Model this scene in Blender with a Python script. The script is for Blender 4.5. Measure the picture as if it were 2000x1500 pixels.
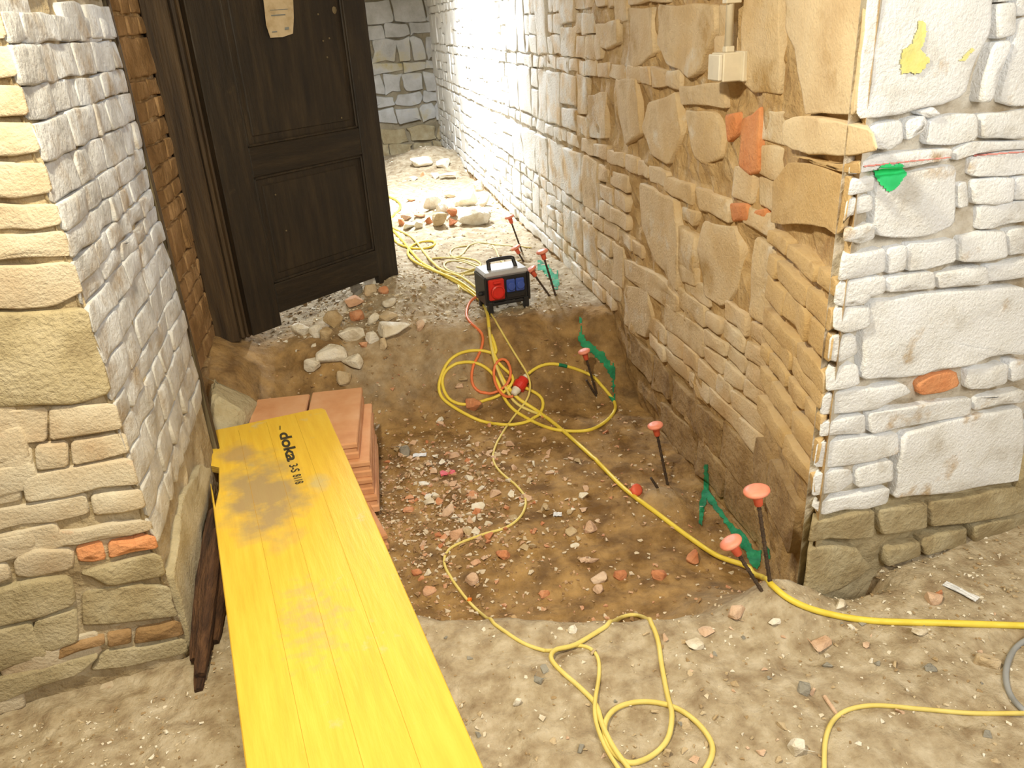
import bpy, math, random
import numpy as np
from mathutils import Vector, Matrix, noise
from mathutils.bvhtree import BVHTree
C = bpy.context.scene.collection
for o in list(bpy.data.objects): bpy.data.objects.remove(o)
rnd = random.Random(7)

# ------------------------------------------------------------------ camera, light, exposure
F = 1555.0; CH = 1.6
_d = np.array([225, 3410, F]); _d /= np.linalg.norm(_d)
_y = np.array([-314, -681, F]); _y -= _d * (_y @ _d); _y /= np.linalg.norm(_y)
RM = np.array([np.cross(_y, -_d), _y, -_d])            # camera (right, down, forward) -> world
CAM = np.array([0, 0, CH])
cd = bpy.data.cameras.new('camera'); cam = bpy.data.objects.new('camera', cd); C.objects.link(cam)
cd.sensor_width = 36; cd.lens = F / 2000 * 36; cd.clip_start = .02
cam.matrix_world = Matrix([[RM[i, 0], -RM[i, 1], -RM[i, 2], CAM[i]] for i in range(3)] + [[0, 0, 0, 1]])
S = bpy.context.scene; S.camera = cam
w = bpy.data.worlds.new('world'); S.world = w; w.use_nodes = True
w.node_tree.nodes['Background'].inputs[0].default_value = (1, .9, .75, 1)
w.node_tree.nodes['Background'].inputs[1].default_value = .05
def area(name, loc, target, size, power, col):
    l = bpy.data.lights.new(name, 'AREA'); l.shape = 'DISK'; l.size = size; l.energy = power; l.color = col
    o = bpy.data.objects.new(name, l); C.objects.link(o); o.location = loc
    o.rotation_euler = (Vector(target) - Vector(loc)).to_track_quat('-Z', 'Y').to_euler(); return o
area('warm_work_lamp', (-.35, 1.05, 2.4), (.45, 2.8, .2), .16, 40, (1, .89, .64))
area('room_fill_light', (1.3, -.7, 2.45), (1.1, 2.2, .5), 1.5, 62, (1, .98, .90))  # added soft fill from behind the camera, keeps the right pier white
area('white_site_lamp', (.55, 7.3, 2.25), (.95, 7.1, .6), .3, 150, (.88, .94, 1))
sl_ = bpy.data.lights.new('pier_side_fill', 'SPOT'); sl_.energy = 55; sl_.color = (.78, .88, 1); sl_.spot_size = math.radians(44); sl_.spot_blend = .7; sl_.shadow_soft_size = .12  # added cool fill spot, aimed to light only the left pier's side face
so_ = bpy.data.objects.new('pier_side_fill', sl_); C.objects.link(so_); so_.location = (.85, 4.1, 2.5)
so_.rotation_euler = (Vector((-.75, 2.3, 1.0)) - so_.location).to_track_quat('-Z', 'Y').to_euler()
S.view_settings.view_transform = 'Standard'; S.view_settings.look = 'None'
S.view_settings.gamma = 1; S.view_settings.use_curve_mapping = False
S.view_settings.exposure = .55

# ------------------------------------------------------------------ pixel helpers (2000 x 1500 frame)
def ray(px, py): return RM @ np.array([px - 1000, py - 750, F])
def atz(px, py, z): r = ray(px, py); return CAM + r * ((z - CH) / r[2])
def atp(px, py, p, n):
    r = ray(px, py); return CAM + r * (((np.array(p, float) - CAM) @ np.array(n, float)) / (r @ np.array(n, float)))
def zm(pts, ox, oy, k): return [(ox + a * k, oy + b * k) for a, b in pts]

# ------------------------------------------------------------------ ground shape
def sm(a, b, t):
    t = min(1, max(0, (t - a) / (b - a))); return t * t * (3 - 2 * t)
HUMPS = [(atz(1512, 1152, 0), .12, .13), (atz(1290, 950, -.12), .10, .06), (atz(1420, 1160, -.05), .17, .07), (atz(1080, 600, .12), .12, .06)]
def trench(x, y):
    ye = 1.93 - .27 * x
    wob = .05 * noise.noise(Vector((x * 4, y * 2, 3)))
    return sm(ye - .05 + wob, ye + .17 + wob, y) * (1 - sm(3.45 + wob * 2, 4.0 + wob * 2, y)) * sm(-.74, -.52, x) * (1 - sm(1.30, 1.42, x) * (1 - sm(2.2, 2.4, y))) * (1 - sm(1.02, 1.12, x) * (1 - sm(1.66, 1.78, y)))
def G(x, y):
    base = .16 * sm(3.0, 4.0, y) - .012 * max(0, y - 5)
    z = base - (.2 + base) * trench(x, y)
    z += .10 * sm(-.62, -.9, x) * sm(2.9, 3.4, y) * (1 - sm(4.4, 5, y))
    for p, r, h in HUMPS:
        q = ((x - p[0]) ** 2 + (y - p[1]) ** 2) / (r * r)
        if q < 6: z += h * math.exp(-q)
    z += .12 * math.exp(-((x - .05) ** 2 / .10 + (y - 4.55) ** 2 / .12))      # under the rubble by the door
    z += .10 * math.exp(-((x - .55) ** 2 / .12 + (y - 6.45) ** 2 / .15))
    z += .22 * math.exp(-((x - .7) ** 2 / .3 + (y - 9.6) ** 2 / .35))
    z += .022 * noise.noise(Vector((x * 3, y * 3, 0))) + .013 * noise.noise(Vector((x * 11, y * 11, 5))) + .009 * noise.noise(Vector((x * 26, y * 26, 9)))
    return z
def ground(px, py, lift=0):
    r = ray(px, py); r = r / np.linalg.norm(r); t = .5
    while t < 16:
        p = CAM + r * t
        if p[2] < G(p[0], p[1]) + lift: break
        t += .04
    a, b = t - .04, t
    for _ in range(12):
        m = (a + b) / 2; p = CAM + r * m
        if p[2] < G(p[0], p[1]) + lift: b = m
        else: a = m
    return CAM + r * b

# ------------------------------------------------------------------ materials
def mat(name, cols, scale=6, rough=.92, bump=.35, bscale=70, island=.0, patch=None, pscale=2.5, pthr=(.5, .6), metal=0, coords='pos', stretch=None, extra=None):
    m = bpy.data.materials.new(name); m.use_nodes = True; N = m.node_tree.nodes; L = m.node_tree.links
    b = N['Principled BSDF']; b.inputs['Roughness'].default_value = rough; b.inputs['Metallic'].default_value = metal
    geo = N.new('ShaderNodeNewGeometry')
    if coords == 'pos': vec = geo.outputs['Position']
    else: tc = N.new('ShaderNodeTexCoord'); vec = tc.outputs['Object']
    if stretch:
        mp = N.new('ShaderNodeMapping'); mp.inputs['Scale'].default_value = stretch; L.new(vec, mp.inputs[0]); svec = mp.outputs[0]
    else: svec = vec
    def nz(sc, det=4, v=svec):
        n = N.new('ShaderNodeTexNoise'); n.inputs['Scale'].default_value = sc; n.inputs['Detail'].default_value = det; n.inputs['Roughness'].default_value = .6
        L.new(v, n.inputs['Vector']); return n.outputs[0]
    rp = N.new('ShaderNodeValToRGB'); cr = rp.color_ramp
    while len(cr.elements) < len(cols): cr.elements.new(.5)
    for i, c in enumerate(cols):
        cr.elements[i].position = .5 if len(cols) == 1 else .3 + .4 * i / (len(cols) - 1); cr.elements[i].color = (*c, 1)
    if island:
        mx = N.new('ShaderNodeMath'); mx.operation = 'MULTIPLY_ADD'; mx.inputs[1].default_value = island
        L.new(geo.outputs['Random Per Island'], mx.inputs[0])
        ad = N.new('ShaderNodeMath'); ad.operation = 'MULTIPLY_ADD'; ad.inputs[1].default_value = 1 - island * .5; ad.inputs[2].default_value = -island * .25
        L.new(nz(scale), ad.inputs[0]); L.new(ad.outputs[0], mx.inputs[2]); L.new(mx.outputs[0], rp.inputs[0])
    else: L.new(nz(scale), rp.inputs[0])
    col = rp.outputs[0]
    def blend(c1, c2, fac):
        x = N.new('ShaderNodeMix'); x.data_type = 'RGBA'; L.new(fac, x.inputs[0]); L.new(c1, x.inputs[6])
        if isinstance(c2, tuple): x.inputs[7].default_value = (*c2, 1)
        else: L.new(c2, x.inputs[7])
        return x.outputs[2]
    if patch:
        r2 = N.new('ShaderNodeValToRGB'); r2.color_ramp.elements[0].position = pthr[0]; r2.color_ramp.elements[1].position = pthr[1]
        L.new(nz(pscale, 6, vec), r2.inputs[0]); col = blend(col, patch, r2.outputs[0])
    if extra: col = extra(N, L, col, blend, nz, vec)
    L.new(col, b.inputs['Base Color'])
    if bump:
        bp = N.new('ShaderNodeBump'); bp.inputs['Strength'].default_value = bump; bp.inputs['Distance'].default_value = .014
        L.new(nz(bscale, 5), bp.inputs['Height']); L.new(bp.outputs[0], b.inputs['Normal'])
    return m
def plain(name, c, rough=.5, bump=0, metal=0):
    return mat(name, [tuple(v * .88 for v in c), tuple(min(1, v * 1.08) for v in c)], 12, rough, bump, metal=metal)

def soil_extra(N, L, col, blend, nz, vec):
    a = N.new('ShaderNodeAttribute'); a.attribute_name = 'damp'
    r = N.new('ShaderNodeValToRGB'); r.color_ramp.elements[0].color = (.150, .078, .022, 1); r.color_ramp.elements[1].color = (.42, .26, .098, 1)
    r.color_ramp.elements[0].position = .36; r.color_ramp.elements[1].position = .66
    L.new(nz(9, 8), r.inputs[0])
    m1 = N.new('ShaderNodeMath'); m1.operation = 'MULTIPLY_ADD'; m1.inputs[1].default_value = .5; L.new(nz(7, 5), m1.inputs[0])
    m2 = N.new('ShaderNodeMath'); m2.operation = 'ADD'; m2.inputs[1].default_value = -.25; L.new(a.outputs['Fac'], m1.inputs[2]); L.new(m1.outputs[0], m2.inputs[0]); m2.use_clamp = True
    return blend(col, r.outputs[0], m2.outputs[0])
M = {}
def far_pale(y0, y1, c=(.76, .76, .74)):  # noisy pale blend that grows with depth along the passage
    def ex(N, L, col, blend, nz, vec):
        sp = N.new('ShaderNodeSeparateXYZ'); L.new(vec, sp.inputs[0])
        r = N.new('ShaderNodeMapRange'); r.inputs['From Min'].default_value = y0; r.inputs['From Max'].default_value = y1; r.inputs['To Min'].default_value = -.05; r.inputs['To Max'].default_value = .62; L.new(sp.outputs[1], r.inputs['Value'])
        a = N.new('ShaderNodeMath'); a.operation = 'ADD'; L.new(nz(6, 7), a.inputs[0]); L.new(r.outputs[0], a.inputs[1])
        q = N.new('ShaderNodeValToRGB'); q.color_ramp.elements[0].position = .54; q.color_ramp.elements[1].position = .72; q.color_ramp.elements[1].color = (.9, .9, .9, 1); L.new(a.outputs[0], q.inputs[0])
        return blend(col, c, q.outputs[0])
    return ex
def both(*fs):
    def ex(N, L, col, blend, nz, vec):
        for f in fs: col = f(N, L, col, blend, nz, vec)
        return col
    return ex
def earth_line(z0, z1, c):
    def ex(N, L, col, blend, nz, vec):
        sp = N.new('ShaderNodeSeparateXYZ'); L.new(vec, sp.inputs[0]); a = N.new('ShaderNodeMath'); a.operation = 'MULTIPLY_ADD'; a.inputs[1].default_value = .16; L.new(nz(5, 5), a.inputs[0]); L.new(sp.outputs[2], a.inputs[2])
        r = N.new('ShaderNodeMapRange'); r.inputs['From Min'].default_value = z0 + .08; r.inputs['From Max'].default_value = z1 + .08; r.inputs['To Min'].default_value = 1; r.inputs['To Max'].default_value = 0; L.new(a.outputs[0], r.inputs['Value'])
        q = N.new('ShaderNodeValToRGB'); q.color_ramp.elements[0].color = (c[0] * .5, c[1] * .46, c[2] * .4, 1); q.color_ramp.elements[1].color = (*c, 1); q.color_ramp.elements[0].position = .35; q.color_ramp.elements[1].position = .65; L.new(nz(11, 7), q.inputs[0])
        return blend(col, q.outputs[0], r.outputs[0])
    return ex
M['soil'] = mat('soil', [(.25, .18, .105), (.40, .325, .215), (.54, .465, .345)], 16, .97, 1, 28, extra=soil_extra)
M['wash'] = mat('whitewashed_masonry', [(.58, .55, .50), (.80, .81, .82), (.86, .88, .92)], 9, .9, .6, 110, island=.35, patch=(.50, .36, .20), pscale=7, pthr=(.60, .72))
M['mortar_wash'] = mat('pale_mortar', [(.30, .23, .14), (.55, .49, .40), (.70, .66, .58)], 9, .95, .8, 50, extra=earth_line(.26, .34, (.50, .42, .26)))
M['tan'] = mat('dusty_tan_masonry', [(.52, .34, .15), (.62, .44, .22), (.68, .52, .31)], 5, .93, .5, 100, island=.4, patch=(.50, .33, .15), pscale=5, pthr=(.55, .68))
M['mortar_tan'] = mat('tan_mortar', [(.33, .20, .09), (.50, .35, .18), (.60, .45, .26)], 6, .95, .9, 45, extra=earth_line(.22, .32, (.50, .34, .16)))
M['corr'] = mat('rubble_masonry', [(.52, .36, .18), (.66, .50, .30), (.76, .66, .50)], 4, .93, .55, 90, island=.45, patch=(.50, .34, .16), pscale=4, pthr=(.54, .68), extra=far_pale(3.7, 7.2))
M['corrb'] = mat('rubble_brick', [(.58, .38, .20), (.66, .50, .31), (.74, .64, .48)], 5, .93, .5, 90, island=.6, extra=far_pale(3.7, 7.2))
M['mortar_corr'] = mat('rubble_mortar', [(.38, .24, .10), (.52, .36, .18), (.64, .49, .30)], 7, .95, 1, 40, extra=both(far_pale(3.8, 7.5, (.60, .56, .48)), earth_line(.12, .2, (.44, .29, .13))))
M['lwash'] = mat('left_pier_brick', [(.42, .29, .17), (.54, .45, .32), (.62, .56, .44)], 7, .93, .5, 110, island=.5, patch=(.58, .30, .17), pscale=6, pthr=(.62, .75))
M['lstone'] = mat('left_pier_stone', [(.28, .22, .12), (.42, .35, .21), (.54, .47, .32)], 7, .95, .7, 80, island=.3)  # bare stone, also darkened in colour for light fading down the pier
M['cream_stone'] = mat('cream_smooth_stone', [(.60, .44, .26), (.76, .62, .42), (.80, .68, .49)], 3, .9, .4, 90, patch=(.52, .36, .18), pscale=4, pthr=(.62, .72))
M['mortar_left'] = mat('left_pier_mortar', [(.20, .14, .07), (.38, .30, .18), (.52, .44, .31)], 7, .95, .9, 45)
M['lside'] = mat('left_pier_side_brick', [(.24, .23, .21), (.48, .48, .48), (.62, .64, .67)], 7, .92, .5, 55, island=.4, patch=(.34, .27, .19), pscale=9, pthr=(.50, .70), extra=earth_line(.1, .9, (.58, .52, .40)))  # blue-grey carries the cool light on this face in the brick colour
M['found'] = mat('earthy_foundation', [(.20, .12, .05), (.36, .24, .115), (.46, .33, .18)], 8, .97, 1, 35, island=.3)
M['base_stone'] = mat('bare_base_stone', [(.26, .19, .095), (.38, .31, .18), (.48, .42, .28)], 8, .96, .9, 40, island=.35)
M['reveal'] = mat('reveal_brick', [(.16, .09, .035), (.30, .18, .075), (.48, .31, .16)], 6, .95, .7, 40, island=.5)
M['orange_brick'] = mat('orange_brick', [(.62, .22, .08), (.72, .34, .16)], 12, .93, .6, 60, island=.3)
M['back'] = mat('back_wall_stone', [(.26, .25, .21), (.42, .41, .39), (.56, .57, .57)], 4, .95, .6, 30, island=.5, patch=(.40, .33, .16), pscale=2, pthr=(.52, .66))
M['back_mortar'] = mat('back_wall_mortar', [(.22, .18, .11), (.36, .31, .22)], 4, .95, .6, 30)
M['plaster'] = mat('old_plaster', [(.5, .42, .3), (.66, .58, .46)], 3, .95, .4, 20)
M['pale'] = mat('pale_rubble', [(.56, .47, .33), (.76, .70, .58), (.84, .82, .76)], 14, .95, .6, 70, island=.3)
M['tanst'] = mat('tan_rubble', [(.40, .28, .14), (.54, .42, .26), (.62, .50, .34)], 14, .95, .6, 70, island=.3)
M['brickbit'] = mat('brick_rubble', [(.48, .17, .07), (.62, .27, .13), (.66, .40, .25)], 14, .95, .6, 70, island=.5)
M['pink'] = mat('pink_rubble', [(.56, .36, .23), (.66, .46, .32), (.72, .56, .42)], 14, .95, .6, 70, island=.3)
M['grey'] = mat('grey_rubble', [(.22, .21, .18), (.36, .34, .29)], 14, .95, .6, 70)
M['gravel'] = mat('mixed_gravel', [(.30, .18, .08), (.48, .33, .18), (.60, .40, .25), (.56, .26, .14), (.66, .56, .42)], 20, .95, .4, 90, island=.95)
M['gravel_pale'] = mat('pale_gravel', [(.36, .25, .13), (.50, .40, .25), (.64, .54, .38), (.76, .70, .58)], 20, .95, .4, 90, island=.95)
M['door'] = mat('dark_stained_wood', [(.007, .004, .0015), (.016, .0095, .0035), (.032, .020, .008)], 3, .62, .35, 8, coords='obj', stretch=(9, 9, 1), patch=(.055, .036, .014), pscale=9, pthr=(.66, .8))
M['doorh'] = mat('dark_stained_rail_wood', [(.007, .004, .0015), (.016, .0095, .0035), (.032, .020, .008)], 3, .62, .35, 8, coords='obj', stretch=(1, 9, 9))
M['frame'] = mat('brown_frame_wood', [(.022, .012, .005), (.050, .029, .011), (.085, .052, .022)], 3, .7, .5, 8, coords='obj', stretch=(9, 9, .7))
M['lath'] = mat('weathered_lath', [(.10, .075, .035), (.20, .155, .085)], 4, .85, .5, 10, stretch=(9, 9, .8))
M['rot'] = mat('rotten_wood', [(.020, .008, .003), (.075, .032, .012), (.16, .075, .03)], 5, .9, 1, 14, coords='obj', stretch=(9, .8, 9))
def board_extra(N, L, col, blend, nz, vec):
    def blob(loc, sx, sy, thr, c, col, nsc=9):
        mp = N.new('ShaderNodeMapping'); mp.inputs['Location'].default_value = (-loc[0] / sx, -loc[1] / sy, 0); mp.inputs['Scale'].default_value = (1 / sx, 1 / sy, 0)
        L.new(vec, mp.inputs[0]); g = N.new('ShaderNodeTexGradient'); g.gradient_type = 'SPHERICAL'; L.new(mp.outputs[0], g.inputs[0])
        m = N.new('ShaderNodeMath'); m.operation = 'MULTIPLY'; L.new(g.outputs['Fac'], m.inputs[0]); L.new(nz(nsc, 7, vec), m.inputs[1])
        r = N.new('ShaderNodeValToRGB'); r.color_ramp.elements[0].position = thr; r.color_ramp.elements[1].position = thr + .2
        r.color_ramp.elements[1].color = (.8, .8, .8, 1); L.new(m.outputs[0], r.inputs[0]); return blend(col, c, r.outputs[0])
    col = blob((.17, -.62, 0), .26, .55, .17, (.36, .27, .17), col)
    col = blob((.11, -.25, 0), .14, .18, .20, (.50, .34, .16), col)
    col = blob((.36, -.62, 0), .08, .12, .20, (.62, .50, .22), col)
    col = blob((.22, -1.35, 0), .3, .6, .34, (.55, .42, .15), col, 22)
    return col
M['board'] = mat('yellow_board_lacquer', [(.79, .49, .045), (.84, .55, .055), (.87, .60, .07)], 5, .5, .12, 12, coords='obj', stretch=(9, .8, 9), extra=board_extra, patch=(.66, .56, .30), pscale=7, pthr=(.63, .76))
M['board_edge'] = mat('yellow_board_edge', [(.35, .20, .04), (.60, .40, .06)], 8, .8, .3, 12, coords='obj', stretch=(1, 1, 30))
M['ink'] = plain('black_stamp_ink', (.05, .04, .02), .8)
M['seam'] = plain('board_seam', (.55, .31, .02), .8)
M['tile'] = mat('terracotta', [(.55, .25, .11), (.66, .34, .17), (.72, .42, .24)], 4, .85, .15, 60)
M['ycable'] = mat('yellow_cable', [(.74, .56, .05), (.86, .70, .10)], 8, .5, 0)
M['ycable2'] = mat('dusty_yellow_cable', [(.66, .52, .12), (.78, .66, .22)], 8, .6, 0)
M['pcable'] = mat('pale_yellow_cable', [(.68, .56, .22), (.80, .70, .36)], 8, .6, 0)
M['ocable'] = plain('orange_cable', (.78, .20, .07), .5)
M['hose'] = plain('grey_hose', (.30, .31, .32), .6)
M['green'] = mat('green_spray_paint', [(.005, .12, .055), (.01, .24, .11), (.03, .36, .17)], 14, .8, .2)
M['bgreen'] = mat('bright_green_spray', [(.02, .55, .16), (.04, .75, .25)], 14, .8, .1)
M['yellowp'] = mat('pale_yellow_spray', [(.66, .62, .16), (.80, .76, .36)], 14, .8, .2)
M['redp'] = plain('red_pencil', (.75, .30, .27), .8)
M['cap'] = mat('coral_plastic', [(.78, .24, .15), (.86, .34, .24)], 18, .5, 0)
M['capstem'] = plain('red_plastic', (.72, .12, .06), .5)
M['rebar'] = mat('rusty_steel', [(.035, .022, .014), (.09, .055, .032)], 30, .7, .5, 120)
M['black'] = plain('black_plastic', (.018, .018, .020), .45)
M['lidg'] = plain('light_grey_plastic', (.46, .47, .50), .4)
M['red'] = plain('red_socket_plastic', (.62, .03, .02), .4)
M['blue'] = plain('blue_socket_plastic', (.05, .10, .42), .4)
M['white'] = plain('white_plastic', (.74, .70, .62), .5)
M['ivory'] = plain('ivory_plastic', (.70, .64, .52), .5)
M['paper'] = mat('stained_paper', [(.40, .30, .17), (.52, .42, .27), (.58, .48, .33)], 16, .9, .1)
M['print'] = plain('faded_print', (.20, .22, .22), .9)
M['foil'] = mat('crumpled_foil', [(.6, .62, .66), (.9, .9, .92)], 40, .3, .6, 90)
M['dirty_red'] = plain('red_film', (.60, .05, .06), .6)
M['darkvoid'] = plain('dark_cavity', (.04, .025, .012), 1)

# ------------------------------------------------------------------ object helpers
def obj(name, verts, faces, m, parent=None, smooth=False, label=None, cat=None, group=None, kind=None):
    me = bpy.data.meshes.new(name); me.from_pydata([tuple(map(float, v)) for v in verts], [], faces)
    ms = m if isinstance(m, (list, tuple)) else [m]
    for k in ms: me.materials.append(k)
    if smooth: me.polygons.foreach_set('use_smooth', [True] * len(me.polygons))
    me.update()
    o = bpy.data.objects.new(name, me); C.objects.link(o)
    if parent: o.parent = parent
    return tag(o, label, cat, group, kind)
def tag(o, label=None, cat=None, group=None, kind=None):
    for k, v in (('label', label), ('category', cat), ('group', group), ('kind', kind)):
        if v: o[k] = v
    return o
def empty(name, loc=(0, 0, 0), rz=0, **k):
    o = bpy.data.objects.new(name, None); C.objects.link(o); o.location = loc; o.rotation_euler = (0, 0, rz); return tag(o, **k)
def join(parts):
    V, Fc = [], []
    for v, f in parts:
        n = len(V); V += [tuple(p) for p in v]; Fc += [tuple(i + n for i in q) for q in f]
    return V, Fc
def box(x0, x1, y0, y1, z0, z1, b=0):
    if b <= 0:
        v = [(x0, y0, z0), (x1, y0, z0), (x1, y1, z0), (x0, y1, z0), (x0, y0, z1), (x1, y0, z1), (x1, y1, z1), (x0, y1, z1)]
        return v, [(3, 2, 1, 0), (4, 5, 6, 7), (0, 1, 5, 4), (1, 2, 6, 5), (2, 3, 7, 6), (3, 0, 4, 7)]
    def ring(i, z): return [(x0 + i, y0 + b, z), (x0 + b, y0 + i, z), (x1 - b, y0 + i, z), (x1 - i, y0 + b, z), (x1 - i, y1 - b, z), (x1 - b, y1 - i, z), (x0 + b, y1 - i, z), (x0 + i, y1 - b, z)]
    v = ring(b * .9, z0) + ring(0, z0 + b) + ring(0, z1 - b) + ring(b * .9, z1); f = []
    for k in range(3):
        for i in range(8): j = (i + 1) % 8; f.append((k * 8 + i, k * 8 + j, k * 8 + 8 + j, k * 8 + 8 + i))
    return v, f + [tuple(range(7, -1, -1)), tuple(range(24, 32))]
def tube(pts, r, n=8, caps=True):
    P = [np.array(p, float) for p in pts]; V, Fc = [], []
    rr = r if isinstance(r, (list, tuple)) else [r] * len(P)
    up = None
    for i, p in enumerate(P):
        t = P[min(i + 1, len(P) - 1)] - P[max(i - 1, 0)]; t /= (np.linalg.norm(t) + 1e-9)
        if up is None: up = np.array([0, 0, 1.]) if abs(t[2]) < .9 else np.array([1., 0, 0])
        up = up - t * (up @ t); up /= (np.linalg.norm(up) + 1e-9); s = np.cross(t, up)
        for k in range(n):
            a = 2 * math.pi * k / n; V.append(p + rr[i] * (math.cos(a) * up + math.sin(a) * s))
    for i in range(len(P) - 1):
        for k in range(n): q = (k + 1) % n; Fc.append((i * n + k, i * n + q, (i + 1) * n + q, (i + 1) * n + k))
    if caps: Fc += [tuple(range(n - 1, -1, -1)), tuple((len(P) - 1) * n + k for k in range(n))]
    return V, Fc
def lathe(prof, n=20):                                   # (radius, z) pairs
    V, Fc = [], []
    for r, z in prof:
        for k in range(n): a = 2 * math.pi * k / n; V.append((r * math.cos(a), r * math.sin(a), z))
    for i in range(len(prof) - 1):
        for k in range(n): q = (k + 1) % n; Fc.append((i * n + k, i * n + q, (i + 1) * n + q, (i + 1) * n + k))
    return V, Fc + [tuple(range(n - 1, -1, -1)), tuple((len(prof) - 1) * n + k for k in range(n))]
def spline(pts, step=6):
    P = [np.array(p, float) for p in pts]; out = []
    for i in range(len(P) - 1):
        a, b, c, d = P[max(i - 1, 0)], P[i], P[i + 1], P[min(i + 2, len(P) - 1)]
        n = max(2, int(np.linalg.norm(c[:2] - b[:2]) / step))
        for k in range(n):
            t = k / n; out.append(.5 * (2 * b + (c - a) * t + (2 * a - 5 * b + 4 * c - d) * t * t + (3 * b - a - 3 * c + d) * t ** 3))
    return out + [P[-1]]

# ------------------------------------------------------------------ masonry
class Face:
    def __init__(s, a, b, side):                         # side: +1 = normal to the right of a->b
        s.a = np.array([a[0], a[1], 0.]); d = np.array([b[0] - a[0], b[1] - a[1], 0.]); s.L = np.linalg.norm(d); s.U = d / s.L
        s.N = np.array([s.U[1], -s.U[0], 0.]) * side; s.done = []; s.corner = False; s.miter = False
    def P(s, u, z, d=0): p = s.a + s.U * u + s.N * d; return (p[0], p[1], z)
    def uz(s, px, py): p = atp(px, py, s.a + s.N * .008, s.N); return float((p - s.a) @ s.U), float(p[2])
def piece(fc, poly, m, parent, name=None, proud=None, force_mesh=None, big=None):
    """one brick or stone: rounded outline, worn arris, slightly crowned uneven face"""
    P = [np.array((-.004 if (fc.corner and p[0] < .045 and min(t[0] for t in poly) == p[0] or fc.corner and p[0] < .02) else p[0], p[1]), float) for p in poly]
    ar = sum(P[i][0] * P[(i + 1) % len(P)][1] - P[(i + 1) % len(P)][0] * P[i][1] for i in range(len(P)))
    if ar < 0: P.reverse()
    pts = []
    for i, p in enumerate(P):
        q = P[(i + 1) % len(P)]; o = P[i - 1]; l = np.linalg.norm(q - p)
        c = .12 if len(P) <= 5 else .15; rr_ = .012 if len(P) > 5 else .007
        pts.append(p + (o - p) * min(c, rr_ / (np.linalg.norm(o - p) + 1e-6))); pts.append(p + (q - p) * min(c, rr_ / (l + 1e-6)))
        for k in range(1, 1 + int(l > .10) + int(l > .22)):
            t = k / (1 + int(l > .10) + int(l > .22)); pts.append(p + (q - p) * t + np.array([rnd.uniform(-1, 1), rnd.uniform(-1, 1)]) * .006)
    n = len(pts); c = sum(pts) / n
    wd = max(p[0] for p in pts) - min(p[0] for p in pts); hd = max(p[1] for p in pts) - min(p[1] for p in pts)
    name = name or ('brick' if hd < .115 and wd < .42 else 'stone')
    pr = proud if proud is not None else rnd.uniform(.0, .007) * (1 if name == 'brick' else 1.5)
    tilt = np.array([rnd.uniform(-1, 1), rnd.uniform(-1, 1)]) * .022; seed = rnd.uniform(0, 100)
    def dep(p, base): q = p - c; return base + float(q @ tilt) + .012 * noise.noise(Vector((p[0] * 9, p[1] * 9, seed)))
    V = []
    def ring(k, base, sh=0):
        for p in pts:
            q = c + (p - c) * k; q = q + (c - q) / (np.linalg.norm(c - q) + 1e-6) * sh
            V.append(fc.P(max(q[0], .05) if base < 0 and fc.miter else q[0], q[1], dep(q, base) if base > 0 else base))
    e = min(.005, min(wd, hd) * .1); ring(1, -.045); ring(1, pr * .55); ring(1, pr, e); ring(1, pr + .0006, e * 2.4); ring(.55, pr + .0015)
    V.append(fc.P(c[0], c[1], dep(c, pr + .002)))
    Fc = []
    for k in range(4):
        for i in range(n): j = (i + 1) % n; Fc.append((k * n + i, k * n + j, k * n + n + j, k * n + n + i))
    for i in range(n): Fc.append((4 * n + i, 4 * n + (i + 1) % n, 5 * n))
    if np.cross(fc.U, [0, 0, 1]) @ fc.N < 0: Fc = [tuple(reversed(f)) for f in Fc]
    fc.done.append((min(p[0] for p in pts), max(p[0] for p in pts), min(p[1] for p in pts), max(p[1] for p in pts)))
    if force_mesh is not None: force_mesh.append((V, Fc)); return None
    return obj(name, V, Fc, m, parent, smooth=True)
def free(fc, u0, u1, z0, z1):
    for a, b, c, d in fc.done:
        ov = max(0, min(u1, b) - max(u0, a)) * max(0, min(z1, d) - max(z0, c))
        if ov > .36 * (u1 - u0) * (z1 - z0): return False
    return True
def rowcells(u0, u1, z0, z1, w0, w1, slope=0):
    u = u0
    while u < u1 - .03:
        w_ = rnd.uniform(w0, w1)
        if u + w_ > u1 - w0 * .5: w_ = u1 - u
        yield u, u + w_, z0, z1; u += w_
def quad(u0, u1, z0, z1, j, gap=.006):
    r = lambda: rnd.uniform(-j, j)
    p = [(u0 + gap + r(), z0 + gap + r()), (u1 - gap + r(), z0 + gap + r()), (u1 - gap + r(), z1 - gap + r()), (u0 + gap + r(), z1 - gap + r())]
    if z1 - z0 > .15:
        p = [p[0], ((u0 + u1) / 2 + r() * 2, z0 + gap + r()), p[1], (u1 - gap + r(), (z0 + z1) / 2 + r() * 3), p[2], ((u0 + u1) / 2 + r() * 2, z1 - gap + r()), p[3], (u0 + gap + r(), (z0 + z1) / 2 + r() * 3)]
    return p
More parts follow.
